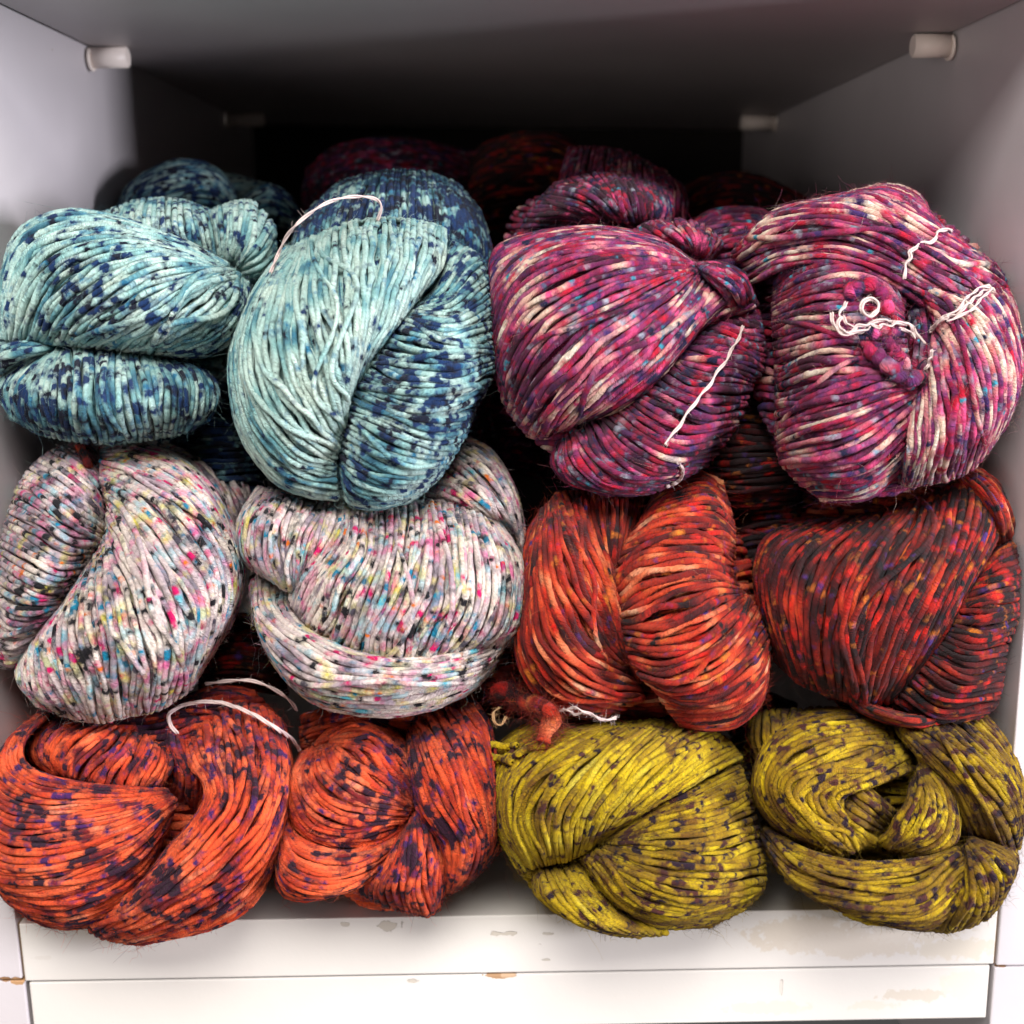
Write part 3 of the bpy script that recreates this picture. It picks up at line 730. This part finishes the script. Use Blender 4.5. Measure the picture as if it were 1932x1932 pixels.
s.lobe([[(1060, 1200), (900, 1430), (760, 1580), (740, 1650)], [(1080, 1220), (980, 1480), (890, 1640), (930, 1750)], [(1130, 1120), (1080, 1400), (1070, 1650), (1150, 1800)],
        [(1160, 1080), (1180, 1400), (1180, 1650), (1240, 1820)], [(1190, 1080), (1290, 1400), (1300, 1650), (1310, 1780)], [(1210, 1090), (1340, 1300), (1380, 1500), (1340, 1690)]], B=.036, off=-.006, dye=.3, k0=.5)
s.lobe([[(1090, 470), (1110, 800), (1170, 1050), (1330, 1300), (1370, 1500), (1340, 1650)],
        [(1100, 450), (1200, 750), (1320, 1050), (1480, 1300), (1470, 1500), (1400, 1660)],
        [(1180, 400), (1340, 750), (1480, 1050), (1600, 1300), (1560, 1560)],
        [(1310, 340), (1480, 650), (1600, 950), (1670, 1250), (1630, 1500)],
        [(1450, 280), (1590, 550), (1670, 850), (1715, 1150), (1690, 1420)],
        [(1540, 240), (1680, 480), (1720, 800), (1745, 1100), (1740, 1350)]], B=.044, off=-.004, dye=.2, s0=.45)

s = skein('mustard skein with small brown flecks, left of the two on the shelf edge', 'olive', 'K', .500, group=GO)
s.lobe([[(120, 430), (250, 330), (450, 250), (700, 250)], [(100, 520), (250, 430), (450, 340), (720, 300)], [(110, 620), (250, 530), (450, 440), (700, 380)]], B=.028, off=.010, dye=.1)
s.lobe([[(260, 1240), (110, 970), (90, 720), (130, 520), (300, 380), (550, 300)],
        [(340, 1200), (200, 920), (230, 660), (450, 470), (700, 340), (880, 280)],
        [(450, 1180), (380, 900), (500, 650), (740, 450), (980, 280)],
        [(550, 1160), (560, 900), (700, 650), (900, 430), (1130, 275)],
        [(620, 1130), (720, 880), (880, 650), (1070, 430), (1270, 290)],
        [(680, 1090), (850, 850), (1050, 620), (1240, 430), (1410, 330)],
        [(720, 1060), (950, 850), (1180, 650), (1400, 480), (1550, 390)],
        [(760, 1040), (1000, 860), (1250, 720), (1480, 590), (1650, 510)]], B=.052, off=-.006, dye=-.05, k0=.8, s1=.35)
s.lobe([[(790, 1030), (1050, 870), (1330, 720), (1640, 560)],
        [(800, 1040), (1100, 930), (1400, 840), (1700, 720)],
        [(800, 1050), (1150, 1020), (1450, 990), (1740, 900)],
        [(800, 1060), (1150, 1120), (1450, 1150), (1770, 1070)],
        [(760, 1090), (1100, 1230), (1450, 1270), (1800, 1220)],
        [(720, 1110), (1000, 1320), (1350, 1420), (1780, 1360)],
        [(680, 1140), (900, 1400), (1200, 1510), (1640, 1480)],
        [(640, 1160), (820, 1440), (1100, 1570), (1450, 1570)]], B=.048, off=-.004, dye=.22, k0=.55, s0=.4)
s.lobe([[(640, 1160), (800, 1390), (980, 1520), (1180, 1620)], [(500, 1190), (620, 1380), (810, 1550), (1010, 1640)], [(370, 1200), (450, 1400), (640, 1560), (880, 1630)], [(330, 1240), (360, 1370), (500, 1490), (700, 1570)]], B=.036, off=.0, dye=.15)
s.thread([(200, 540), (120, 515, -.002), (60, 500, -.002), (38, 455, -.002), (75, 425, 0), (150, 440, -.002), (230, 430)], r=.0015, mat='olive', plies=1, name='loose_strand', off=-.004)
s.thread([(150, 520), (220, 500, -.004), (300, 450, -.003), (420, 430)], r=.0014, mat='olive', plies=1, name='loose_strand', off=-.003)
s.thread([(160, 250), (130, 300, -.002), (90, 290, -.004), (80, 230, -.004), (120, 190, 0)], r=0.00055, mat='tan_thread', off=-.004)

s = skein('mustard skein heavily flecked dark brown at lower right, wound like a spiral', 'olive', 'L', .500, group=GO)
s.lobe([[(200, 240), (190, 420), (250, 560), (240, 700)], [(330, 220), (330, 350), (340, 470), (290, 580)], [(600, 200), (560, 260), (500, 330), (400, 420)], [(900, 200), (850, 250), (750, 320), (650, 400)]], B=.026, off=.012, dye=.45)
s.lobe([[(300, 950), (500, 1080), (800, 1170), (1200, 1170), (1510, 1090)],
        [(270, 1000), (450, 1180), (800, 1290), (1200, 1270), (1520, 1120)],
        [(290, 1080), (500, 1300), (850, 1380), (1250, 1340), (1540, 1130)],
        [(360, 1180), (600, 1380), (950, 1450), (1300, 1430), (1560, 1160)],
        [(450, 1290), (700, 1440), (1000, 1510), (1330, 1500), (1590, 1260)],
        [(640, 1400), (900, 1500), (1150, 1580), (1400, 1580), (1610, 1400)]], B=.043, off=-.004, dye=.38, s0=.2, k1=.4)
s.lobe([[(1540, 1080), (1470, 1300), (1340, 1460), (1240, 1580)], [(1560, 1080), (1570, 1350), (1500, 1500), (1440, 1610)], [(1570, 1070), (1650, 1350), (1640, 1480), (1570, 1580)],
        [(1580, 1050), (1730, 1250), (1760, 1370), (1700, 1520)], [(1590, 1030), (1780, 1150), (1850, 1250), (1790, 1410)], [(1600, 1010), (1800, 1060), (1880, 1130), (1870, 1240)]], B=.038, off=-.005, dye=.4, k0=.5)
s.lobe([[(1090, 290), (1250, 480), (1420, 640), (1500, 800), (1560, 1040)],
        [(1120, 270), (1400, 490), (1600, 700), (1750, 900), (1850, 1110)],
        [(1200, 250), (1500, 440), (1700, 640), (1850, 850), (1905, 1060)],
        [(1400, 240), (1620, 410), (1790, 600), (1900, 800), (1925, 980)],
        [(1640, 200), (1760, 330), (1860, 480), (1915, 650), (1930, 850)]], B=.044, off=-.002, dye=.38, s0=.35)
s.lobe([[(1060, 230), (700, 210), (400, 310), (240, 550), (240, 800), (430, 1010), (700, 1120)],
        [(1100, 310), (750, 330), (420, 430), (290, 640), (330, 800), (470, 960), (700, 1100)],
        [(1130, 390), (850, 420), (550, 520), (390, 660), (470, 850), (600, 980), (760, 1120)],
        [(1180, 440), (900, 530), (650, 640), (500, 740), (580, 880), (700, 1010), (850, 1100)],
        [(1220, 500), (1000, 600), (780, 660), (610, 730), (640, 850), (780, 950), (890, 1080)],
        [(1240, 580), (1080, 640), (950, 690), (790, 750), (790, 850), (900, 960), (1000, 1040)]], B=.042, off=-.006, dye=.25, s1=.2, k1=.5, stray=.14)
s.lobe([[(1250, 480), (1440, 650), (1510, 850), (1500, 1010), (1400, 1100), (1180, 1150)],
        [(1270, 540), (1380, 700), (1410, 880), (1330, 1010), (1150, 1100)],
        [(1250, 600), (1290, 750), (1260, 900), (1180, 1010), (1060, 1080)],
        [(1230, 660), (1190, 800), (1120, 900), (1080, 980), (1010, 1040)]], B=.034, off=-.009, dye=.14, s1=.2, s0=.4, k0=.6, k1=.5)

s.lobe([[(830, 600), (960, 720), (1120, 860)], [(790, 680), (900, 800), (1060, 930)], [(760, 780), (840, 890), (980, 1000)], [(740, 860), (800, 960), (900, 1050)]], B=.038, off=-.003, dye=.4, stray=.3, s0=.3, s1=.3)
# ---- skeins standing behind --------------------------------------
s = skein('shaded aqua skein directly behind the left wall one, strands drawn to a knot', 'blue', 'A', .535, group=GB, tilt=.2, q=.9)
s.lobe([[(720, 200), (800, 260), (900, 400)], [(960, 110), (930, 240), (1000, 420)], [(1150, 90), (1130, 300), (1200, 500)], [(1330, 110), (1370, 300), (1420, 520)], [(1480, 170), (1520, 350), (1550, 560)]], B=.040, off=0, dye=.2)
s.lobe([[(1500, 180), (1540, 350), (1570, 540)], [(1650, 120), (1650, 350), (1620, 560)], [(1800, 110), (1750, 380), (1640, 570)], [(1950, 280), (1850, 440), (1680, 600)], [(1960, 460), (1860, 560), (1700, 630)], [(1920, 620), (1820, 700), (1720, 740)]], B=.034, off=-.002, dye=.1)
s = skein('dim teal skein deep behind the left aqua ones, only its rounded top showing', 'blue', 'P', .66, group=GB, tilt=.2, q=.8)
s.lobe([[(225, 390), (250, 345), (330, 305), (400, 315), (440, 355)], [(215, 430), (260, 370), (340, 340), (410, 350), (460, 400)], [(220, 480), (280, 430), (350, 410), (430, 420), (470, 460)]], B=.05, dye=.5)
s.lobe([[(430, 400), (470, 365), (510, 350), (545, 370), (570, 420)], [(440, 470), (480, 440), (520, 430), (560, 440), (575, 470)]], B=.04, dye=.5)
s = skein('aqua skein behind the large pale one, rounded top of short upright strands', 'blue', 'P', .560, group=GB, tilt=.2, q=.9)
s.lobe([[(585, 400), (560, 440), (540, 520)], [(640, 345), (620, 430), (610, 540)], [(730, 322), (715, 430), (700, 540)], [(805, 325), (815, 430), (810, 540)], [(865, 350), (880, 440), (870, 540)], [(905, 400), (925, 480), (915, 560)]], B=.050, dye=.65, stray=.1)  # extra dye darkens this skein to imitate shade behind the front one
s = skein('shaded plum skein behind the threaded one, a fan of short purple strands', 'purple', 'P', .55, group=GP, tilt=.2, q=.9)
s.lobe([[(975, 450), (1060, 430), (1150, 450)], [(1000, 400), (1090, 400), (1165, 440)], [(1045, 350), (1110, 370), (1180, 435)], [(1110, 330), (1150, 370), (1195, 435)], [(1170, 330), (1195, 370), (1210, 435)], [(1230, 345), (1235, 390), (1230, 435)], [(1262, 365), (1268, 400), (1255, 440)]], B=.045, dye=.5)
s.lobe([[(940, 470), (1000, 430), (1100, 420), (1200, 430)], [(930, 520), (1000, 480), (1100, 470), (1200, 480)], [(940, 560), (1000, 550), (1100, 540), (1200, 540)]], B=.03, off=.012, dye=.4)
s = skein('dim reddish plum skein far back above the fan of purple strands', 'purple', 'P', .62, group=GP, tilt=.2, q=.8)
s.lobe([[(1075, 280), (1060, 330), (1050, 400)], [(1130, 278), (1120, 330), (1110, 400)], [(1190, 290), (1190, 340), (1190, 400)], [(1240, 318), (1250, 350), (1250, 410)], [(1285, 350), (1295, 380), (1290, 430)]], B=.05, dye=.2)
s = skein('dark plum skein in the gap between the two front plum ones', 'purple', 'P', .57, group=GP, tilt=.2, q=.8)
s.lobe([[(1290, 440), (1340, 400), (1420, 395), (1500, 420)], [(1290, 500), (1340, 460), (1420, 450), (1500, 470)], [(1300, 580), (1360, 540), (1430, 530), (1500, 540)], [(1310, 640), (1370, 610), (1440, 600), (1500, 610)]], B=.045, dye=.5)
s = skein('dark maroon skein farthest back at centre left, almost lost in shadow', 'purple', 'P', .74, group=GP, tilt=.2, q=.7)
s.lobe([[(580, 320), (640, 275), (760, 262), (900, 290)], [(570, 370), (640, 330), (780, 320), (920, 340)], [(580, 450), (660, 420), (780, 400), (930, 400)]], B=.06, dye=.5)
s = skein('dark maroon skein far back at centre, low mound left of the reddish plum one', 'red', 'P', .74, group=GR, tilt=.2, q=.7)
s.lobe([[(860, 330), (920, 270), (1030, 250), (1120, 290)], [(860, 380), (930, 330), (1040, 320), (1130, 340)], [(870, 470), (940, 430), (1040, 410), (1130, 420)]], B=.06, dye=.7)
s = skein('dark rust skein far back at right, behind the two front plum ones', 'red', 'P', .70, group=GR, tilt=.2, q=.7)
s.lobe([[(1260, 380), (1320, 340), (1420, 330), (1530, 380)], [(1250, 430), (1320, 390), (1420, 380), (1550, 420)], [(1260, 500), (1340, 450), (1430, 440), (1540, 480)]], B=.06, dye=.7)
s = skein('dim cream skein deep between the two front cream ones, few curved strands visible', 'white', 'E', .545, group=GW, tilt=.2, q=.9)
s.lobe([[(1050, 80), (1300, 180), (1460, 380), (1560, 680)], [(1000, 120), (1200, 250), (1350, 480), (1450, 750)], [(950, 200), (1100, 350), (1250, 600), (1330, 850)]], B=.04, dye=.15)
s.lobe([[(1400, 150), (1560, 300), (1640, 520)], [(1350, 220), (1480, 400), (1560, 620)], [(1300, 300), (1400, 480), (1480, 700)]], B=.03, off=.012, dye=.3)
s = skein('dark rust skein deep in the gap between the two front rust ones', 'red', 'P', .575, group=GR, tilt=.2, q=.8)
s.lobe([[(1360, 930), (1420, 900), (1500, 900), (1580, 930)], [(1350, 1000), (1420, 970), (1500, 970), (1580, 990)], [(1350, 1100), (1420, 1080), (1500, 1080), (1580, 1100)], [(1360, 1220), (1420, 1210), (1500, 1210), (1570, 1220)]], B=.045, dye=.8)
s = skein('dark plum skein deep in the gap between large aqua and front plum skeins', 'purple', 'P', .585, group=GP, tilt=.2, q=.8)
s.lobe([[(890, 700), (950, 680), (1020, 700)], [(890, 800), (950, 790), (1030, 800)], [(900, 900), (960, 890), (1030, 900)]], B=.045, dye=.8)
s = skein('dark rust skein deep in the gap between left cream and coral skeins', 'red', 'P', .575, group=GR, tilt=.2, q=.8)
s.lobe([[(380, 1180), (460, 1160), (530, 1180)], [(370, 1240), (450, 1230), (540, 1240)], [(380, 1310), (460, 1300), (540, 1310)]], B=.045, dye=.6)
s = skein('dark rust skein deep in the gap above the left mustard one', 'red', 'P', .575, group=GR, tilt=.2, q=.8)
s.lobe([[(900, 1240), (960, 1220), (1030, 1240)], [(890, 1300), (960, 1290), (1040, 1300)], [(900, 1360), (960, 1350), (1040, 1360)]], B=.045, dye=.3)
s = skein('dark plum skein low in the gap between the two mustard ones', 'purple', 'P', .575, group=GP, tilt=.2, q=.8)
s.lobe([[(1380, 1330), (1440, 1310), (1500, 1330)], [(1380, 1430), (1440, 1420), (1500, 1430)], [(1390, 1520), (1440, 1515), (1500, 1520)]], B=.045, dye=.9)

s = skein('added dark aqua skein filling the shaded gap between the left wall aqua and cream skeins', 'blue', 'P', .575, group=GB, tilt=.2, q=.8)
s.lobe([[(300, 760), (380, 720), (480, 740)], [(300, 830), (380, 810), (500, 810)], [(310, 900), (400, 900), (500, 890)], [(330, 970), (410, 980), (500, 970)]], B=.045, dye=.9)  # added filler, dyed very dark so the open gap looks shaded
s = skein('added dark maroon skein darkening the gap under the right wall plum skein', 'red', 'P', .56, group=GR, tilt=.2, q=.8)
s.lobe([[(1330, 700), (1400, 680), (1480, 700)], [(1310, 790), (1400, 780), (1500, 790)], [(1320, 880), (1400, 880), (1520, 870)], [(1330, 960), (1400, 970), (1500, 960)]], B=.045, dye=.9)  # added to hide the pale wall, dark dye stands for shade
for s in SK: s.build()
# ================================================================== the shelf
def paint_mat(name, rough=.35, spots=(), col=(232, 228, 226), stains=()):
    m, nt, b = new_mat(name, rough)
    b.inputs['Specular IOR Level'].default_value = .4
    tc = nt.nodes.new('ShaderNodeTexCoord')
    n = N(nt, 'ShaderNodeTexNoise', inp={'Scale': 9.0, 'Detail': 4.0}); nt.links.new(tc.outputs['Object'], n.inputs['Vector'])
    c = ramp(nt, n.outputs['Fac'], [(0.3, tuple(v - 9 for v in col)), (0.7, col)])
    nd = N(nt, 'ShaderNodeTexNoise', inp={'Scale': 160.0, 'Detail': 4.0, 'Roughness': .7}); nt.links.new(tc.outputs['Object'], nd.inputs['Vector'])
    ne = N(nt, 'ShaderNodeTexNoise', inp={'Scale': 420.0, 'Detail': 3.0}); nt.links.new(tc.outputs['Object'], ne.inputs['Vector'])
    # tiny specks of dirt
    sp = N(nt, 'ShaderNodeTexVoronoi', inp={'Scale': 38.0}); nt.links.new(tc.outputs['Object'], sp.inputs['Vector'])
    mr = N(nt, 'ShaderNodeMapRange'); mr.inputs[1].default_value = .035; mr.inputs[2].default_value = .02
    nt.links.new(sp.outputs['Distance'], mr.inputs[0])
    c = mixc(nt, math_node(nt, 'MULTIPLY', mr.outputs[0], math_node(nt, 'GREATER_THAN', ne.outputs['Fac'], .5)), c, lin((170, 160, 150)))
    hmask = None
    for (px, py, rx, rz, cc, soft, nz) in list(stains) + list(spots):
        w = on_plane(px, py, 1, 0.0)
        vm = N(nt, 'ShaderNodeVectorMath', operation='SUBTRACT'); nt.links.new(tc.outputs['Object'], vm.inputs[0]); vm.inputs[1].default_value = (w[0], 0, w[2])
        vs = N(nt, 'ShaderNodeVectorMath', operation='MULTIPLY'); nt.links.new(vm.outputs[0], vs.inputs[0]); vs.inputs[1].default_value = (1 / rx, 18, 1 / rz)
        ln = N(nt, 'ShaderNodeVectorMath', operation='LENGTH'); nt.links.new(vs.outputs[0], ln.inputs[0])
        v = math_node(nt, 'ADD', ln.outputs['Value'], math_node(nt, 'MULTIPLY', math_node(nt, 'SUBTRACT', nd.outputs['Fac'], .5), nz))
        v = math_node(nt, 'ADD', v, math_node(nt, 'MULTIPLY', math_node(nt, 'SUBTRACT', ne.outputs['Fac'], .5), nz * .4))
        mr = N(nt, 'ShaderNodeMapRange'); mr.inputs[1].default_value = 1 + soft; mr.inputs[2].default_value = 1 - soft
        nt.links.new(v, mr.inputs[0])
        c = mixc(nt, mr.outputs[0], c, lin(cc))
        if soft < .08: hmask = mr.outputs[0] if hmask is None else math_node(nt, 'MAXIMUM', hmask, mr.outputs[0])
    nt.links.new(c, b.inputs['Base Color'])
    bh = N(nt, 'ShaderNodeBump', inp={'Strength': .25, 'Distance': .0004}); nt.links.new(nd.outputs['Fac'], bh.inputs['Height'])
    out = bh.outputs[0]
    if hmask is not None:
        b2 = N(nt, 'ShaderNodeBump', inp={'Strength': .8, 'Distance': .0006}); b2.invert = True
        nt.links.new(hmask, b2.inputs['Height']); nt.links.new(out, b2.inputs['Normal']); out = b2.outputs[0]
    nt.links.new(out, b.inputs['Normal'])
    return m

def board(name, x0, x1, y0, y1, z0, z1, mat, parent, bev=.0005):
    """a board with softly rounded, slightly uneven edges"""
    import bmesh
    bm = bmesh.new()
    bmesh.ops.create_cube(bm, size=1.0)
    for v in bm.verts:
        v.co = Vector(((x0 + x1) / 2 + v.co.x * (x1 - x0), (y0 + y1) / 2 + v.co.y * (y1 - y0), (z0 + z1) / 2 + v.co.z * (z1 - z0)))
    bmesh.ops.bevel(bm, geom=list(bm.edges), offset=bev, segments=2, profile=.6, affect='EDGES')
    me = bpy.data.meshes.new(name); bm.to_mesh(me); bm.free()
    me.materials.append(mat)
    o = bpy.data.objects.new(name, me); COL.objects.link(o); o.parent = parent
    return o

def root(name, label, cat):
    e = bpy.data.objects.new(name, None); COL.objects.link(e); e.empty_display_size = .05
    e['label'] = label; e['category'] = cat; return e

WOOD = (150, 112, 78); GREY = (188, 180, 168); STAIN = (196, 184, 166)
# (x, y in the picture, half width m, half height m, colour, softness, raggedness)
front_spots = [(650, 1745, .0020, .0010, GREY, .05, 3.5), (740, 1748, .0050, .0022, GREY, .05, 3.5), (949, 1763, .0060, .0012, GREY, .05, 3.0),
               (1035, 1763, .0024, .0006, GREY, .05, 3), (1028, 1812, .0022, .0006, GREY, .05, 3), (1236, 1868 - 22, .0040, .0009, (150, 140, 128), .05, 3),
               (108, 1738, .0006, .0006, WOOD, .05, 1), (150, 1743, .0005, .0005, WOOD, .05, 1), (80, 1808, .004, .0008, (206, 200, 192), .2, 3)]
front_stains = [(1520, 1765, .024, .0085, (204, 194, 180), .10, 2.0), (1620, 1782, .030, .0060, (206, 197, 184), .12, 2.2), (1730, 1755, .022, .0070, (208, 200, 188), .12, 2.0),
                (1800, 1790, .020, .0050, (208, 200, 186), .12, 2.4)]
lower_spots = [(776, 1854, .0026, .0010, GREY, .05, 3), (944, 1842, .0060, .0017, (166, 132, 100), .05, 2.2), (962, 1842, .0030, .0014, (190, 160, 130), .05, 2.2), (1500, 1823, .006, .0012, (178, 164, 140), .05, 2.5),
               (1475, 1866, .0009, .0040, (206, 200, 190), .05, 1.5)]
lower_stains = [(1730, 1880, .014, .0030, (204, 195, 182), .10, 2.4), (1820, 1860, .010, .0070, (214, 206, 194), .1, 2.2), (1440, 1905, .020, .0030, (212, 204, 192), .12, 2.6), (1650, 1900, .012, .0020, (212, 204, 192), .12, 2.6)]
side_spots = [(8, 1849, .0042, .0014, WOOD, .05, 1.6), (30, 1852, .0034, .0022, (176, 136, 96), .05, 1.5), (1890, 1824, .003, .0008, WOOD, .05, 1.5)]
WHITE = (216, 211, 204)
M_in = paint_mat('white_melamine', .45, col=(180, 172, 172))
M_shelf = paint_mat('shelf_paint', .35, col=(228, 226, 228))
M_edge = paint_mat('chipped_edge_paint', .38, front_spots, WHITE, front_stains)
M_edge2 = paint_mat('chipped_lower_edge_paint', .38, lower_spots, WHITE, lower_stains)
M_side = paint_mat('side_edge_paint', .42, side_spots, (200, 194, 196))
M_back, nt, b = new_mat('shade_dark_backboard', .8); b.inputs['Base Color'].default_value = (.02, .016, .015, 1)  # near-black colour stands in for deep shade at the back
M_peg, nt, b = new_mat('peg_plastic', .35); b.inputs['Base Color'].default_value = lin((238, 226, 216))
M_seam, nt, b = new_mat('raw_board_edge', .9); b.inputs['Base Color'].default_value = lin((120, 98, 78))

HI = .3775          # underside of the board above
zl = on_plane(960, 1836, 1, 0)[2]
TH = -zl                                    # thickness of the shelf board
T = .018; DEP = .62; H = W / 2
cab = root('shelf_compartment', 'open white shelf compartment holding the stacked yarn, chipped and stained along its front edge', 'shelf')
board('bottom_board', -H + .0004, H - .0004, .0004, DEP, -TH, 0, M_edge, cab, .0006)
pl = .0003
for sgn in (-1, 1):
    zs = on_plane(20, 1848, 1, 0)[2] if sgn < 0 else on_plane(1910, 1822, 1, 0)[2]
    xa, xb = sorted((sgn * (H + .0007), sgn * (H + T)))
    board('side_panel', xa, xb, 0.0, DEP, zs, HI + .04, M_side, cab, .0007)

    xa, xb = sorted((sgn * (H - .0004), sgn * (H + .0007)))
    board('joint_strip', xa, xb, .0018, DEP, zs, -.0004, M_seam, cab, .0001)
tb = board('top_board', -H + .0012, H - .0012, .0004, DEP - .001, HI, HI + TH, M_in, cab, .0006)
SAG = -.0235                                # the board above hangs a little lower at its right end
for v in tb.data.vertices: v.co.z += SAG * v.co.x
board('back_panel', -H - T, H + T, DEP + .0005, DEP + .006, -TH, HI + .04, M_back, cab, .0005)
def peg(px, py, wpx, parent):
    """round shelf support: a stub cylinder on a collar, axis along x, under the top board"""
    import bmesh
    sgn = -1 if px < 966 else 1
    p = on_plane(px, py, 0, sgn * H)
    d = float(np.dot(p - CAM, fwd)); ln = wpx / F * d; r = .0052
    hz = HI + SAG * sgn * H
    bm = bmesh.new()
    bmesh.ops.create_cone(bm, cap_ends=True, segments=40, radius1=r, radius2=r, depth=ln, matrix=Matrix.Translation((sgn * (H - .0006 - ln / 2), p[1], hz - r - .0004)) @ Matrix.Rotation(math.pi / 2, 4, 'Y'))
    bmesh.ops.bevel(bm, geom=[e for e in bm.edges if e.calc_face_angle(0) > 1], offset=.0006, segments=3, affect='EDGES')
    bmesh.ops.create_cone(bm, cap_ends=True, segments=40, radius1=r * 1.12, radius2=r * 1.12, depth=.0015, matrix=Matrix.Translation((sgn * (H - .0014), p[1], hz - r - .0012)) @ Matrix.Rotation(math.pi / 2, 4, 'Y'))
    me = bpy.data.meshes.new('shelf_peg'); bm.to_mesh(me); bm.free()
    for f in me.polygons: f.use_smooth = len(f.vertices) == 4
    me.materials.append(M_peg)
    o = bpy.data.objects.new('shelf_peg', me); COL.objects.link(o); o.parent = parent
for a in ((168, 115, 72), (428, 249, 70), (1798, 87, 74), (1465, 240, 66)): peg(*a, cab)

low = root('lower_shelf_unit', 'white painted top edge of the shelf unit standing directly below, with chipped joint and stains', 'shelf unit')
zt = on_plane(960, 1841, 1, 0)[2]; zb = on_plane(1500, 1930, 1, 0)[2]
board('top_board', -H + .0016, H - .0016, .0012, DEP, zb, zt, M_edge2, low, .0006)
for sgn in (-1, 1):
    zs = on_plane(20, 1850, 1, 0)[2] if sgn < 0 else on_plane(1910, 1824, 1, 0)[2]
    xa, xb = sorted((sgn * (H + .0002), sgn * (H + T)))
    board('side_panel', xa, xb, .0008, DEP, zb - .08, zs - .0006, M_side, low, .0007)
board('back_panel', -H, H, DEP + .001, DEP + .006, zb - .08, zb, M_back, low, .0005)

# ================================================================== light
w = bpy.data.worlds.new('World'); scn.world = w; w.use_nodes = True
bg = w.node_tree.nodes['Background']
bg.inputs[0].default_value = (1.0, .97, .95, 1); bg.inputs[1].default_value = .075
def area(name, loc, target, size, power, col, size_y=None):
    l = bpy.data.lights.new(name, 'AREA'); l.energy = power; l.color = col
    l.shape = 'RECTANGLE'; l.size = size; l.size_y = size_y or size
    o = bpy.data.objects.new(name, l); COL.objects.link(o); o.location = loc
    o.rotation_euler = (Vector(target) - Vector(loc)).to_track_quat('-Z', 'Y').to_euler()
    return o
area('ceiling_lamp', (.02, -.95, 1.08), (0, 0, .15), .75, 35, (1.0, .97, .935), .45)
area('window_light', (1.50, -.74, .33), (-.2, .15, .3), .16, 44, (.93, .91, 1.0), .62)
area('bounce_fill', (-.9, -1.6, .02), (.1, .1, .25), .8, 11, (1.0, .90, .84))  # added low fill imitating floor bounce, brightens side walls and top board

scn.view_settings.view_transform = 'Standard'
scn.view_settings.look = 'None'
scn.view_settings.exposure = 0.0
scn.view_settings.gamma = 1.0
scn.cycles.use_denoising = True
scn.cycles.max_bounces = 6
scn.cycles.diffuse_bounces = 3
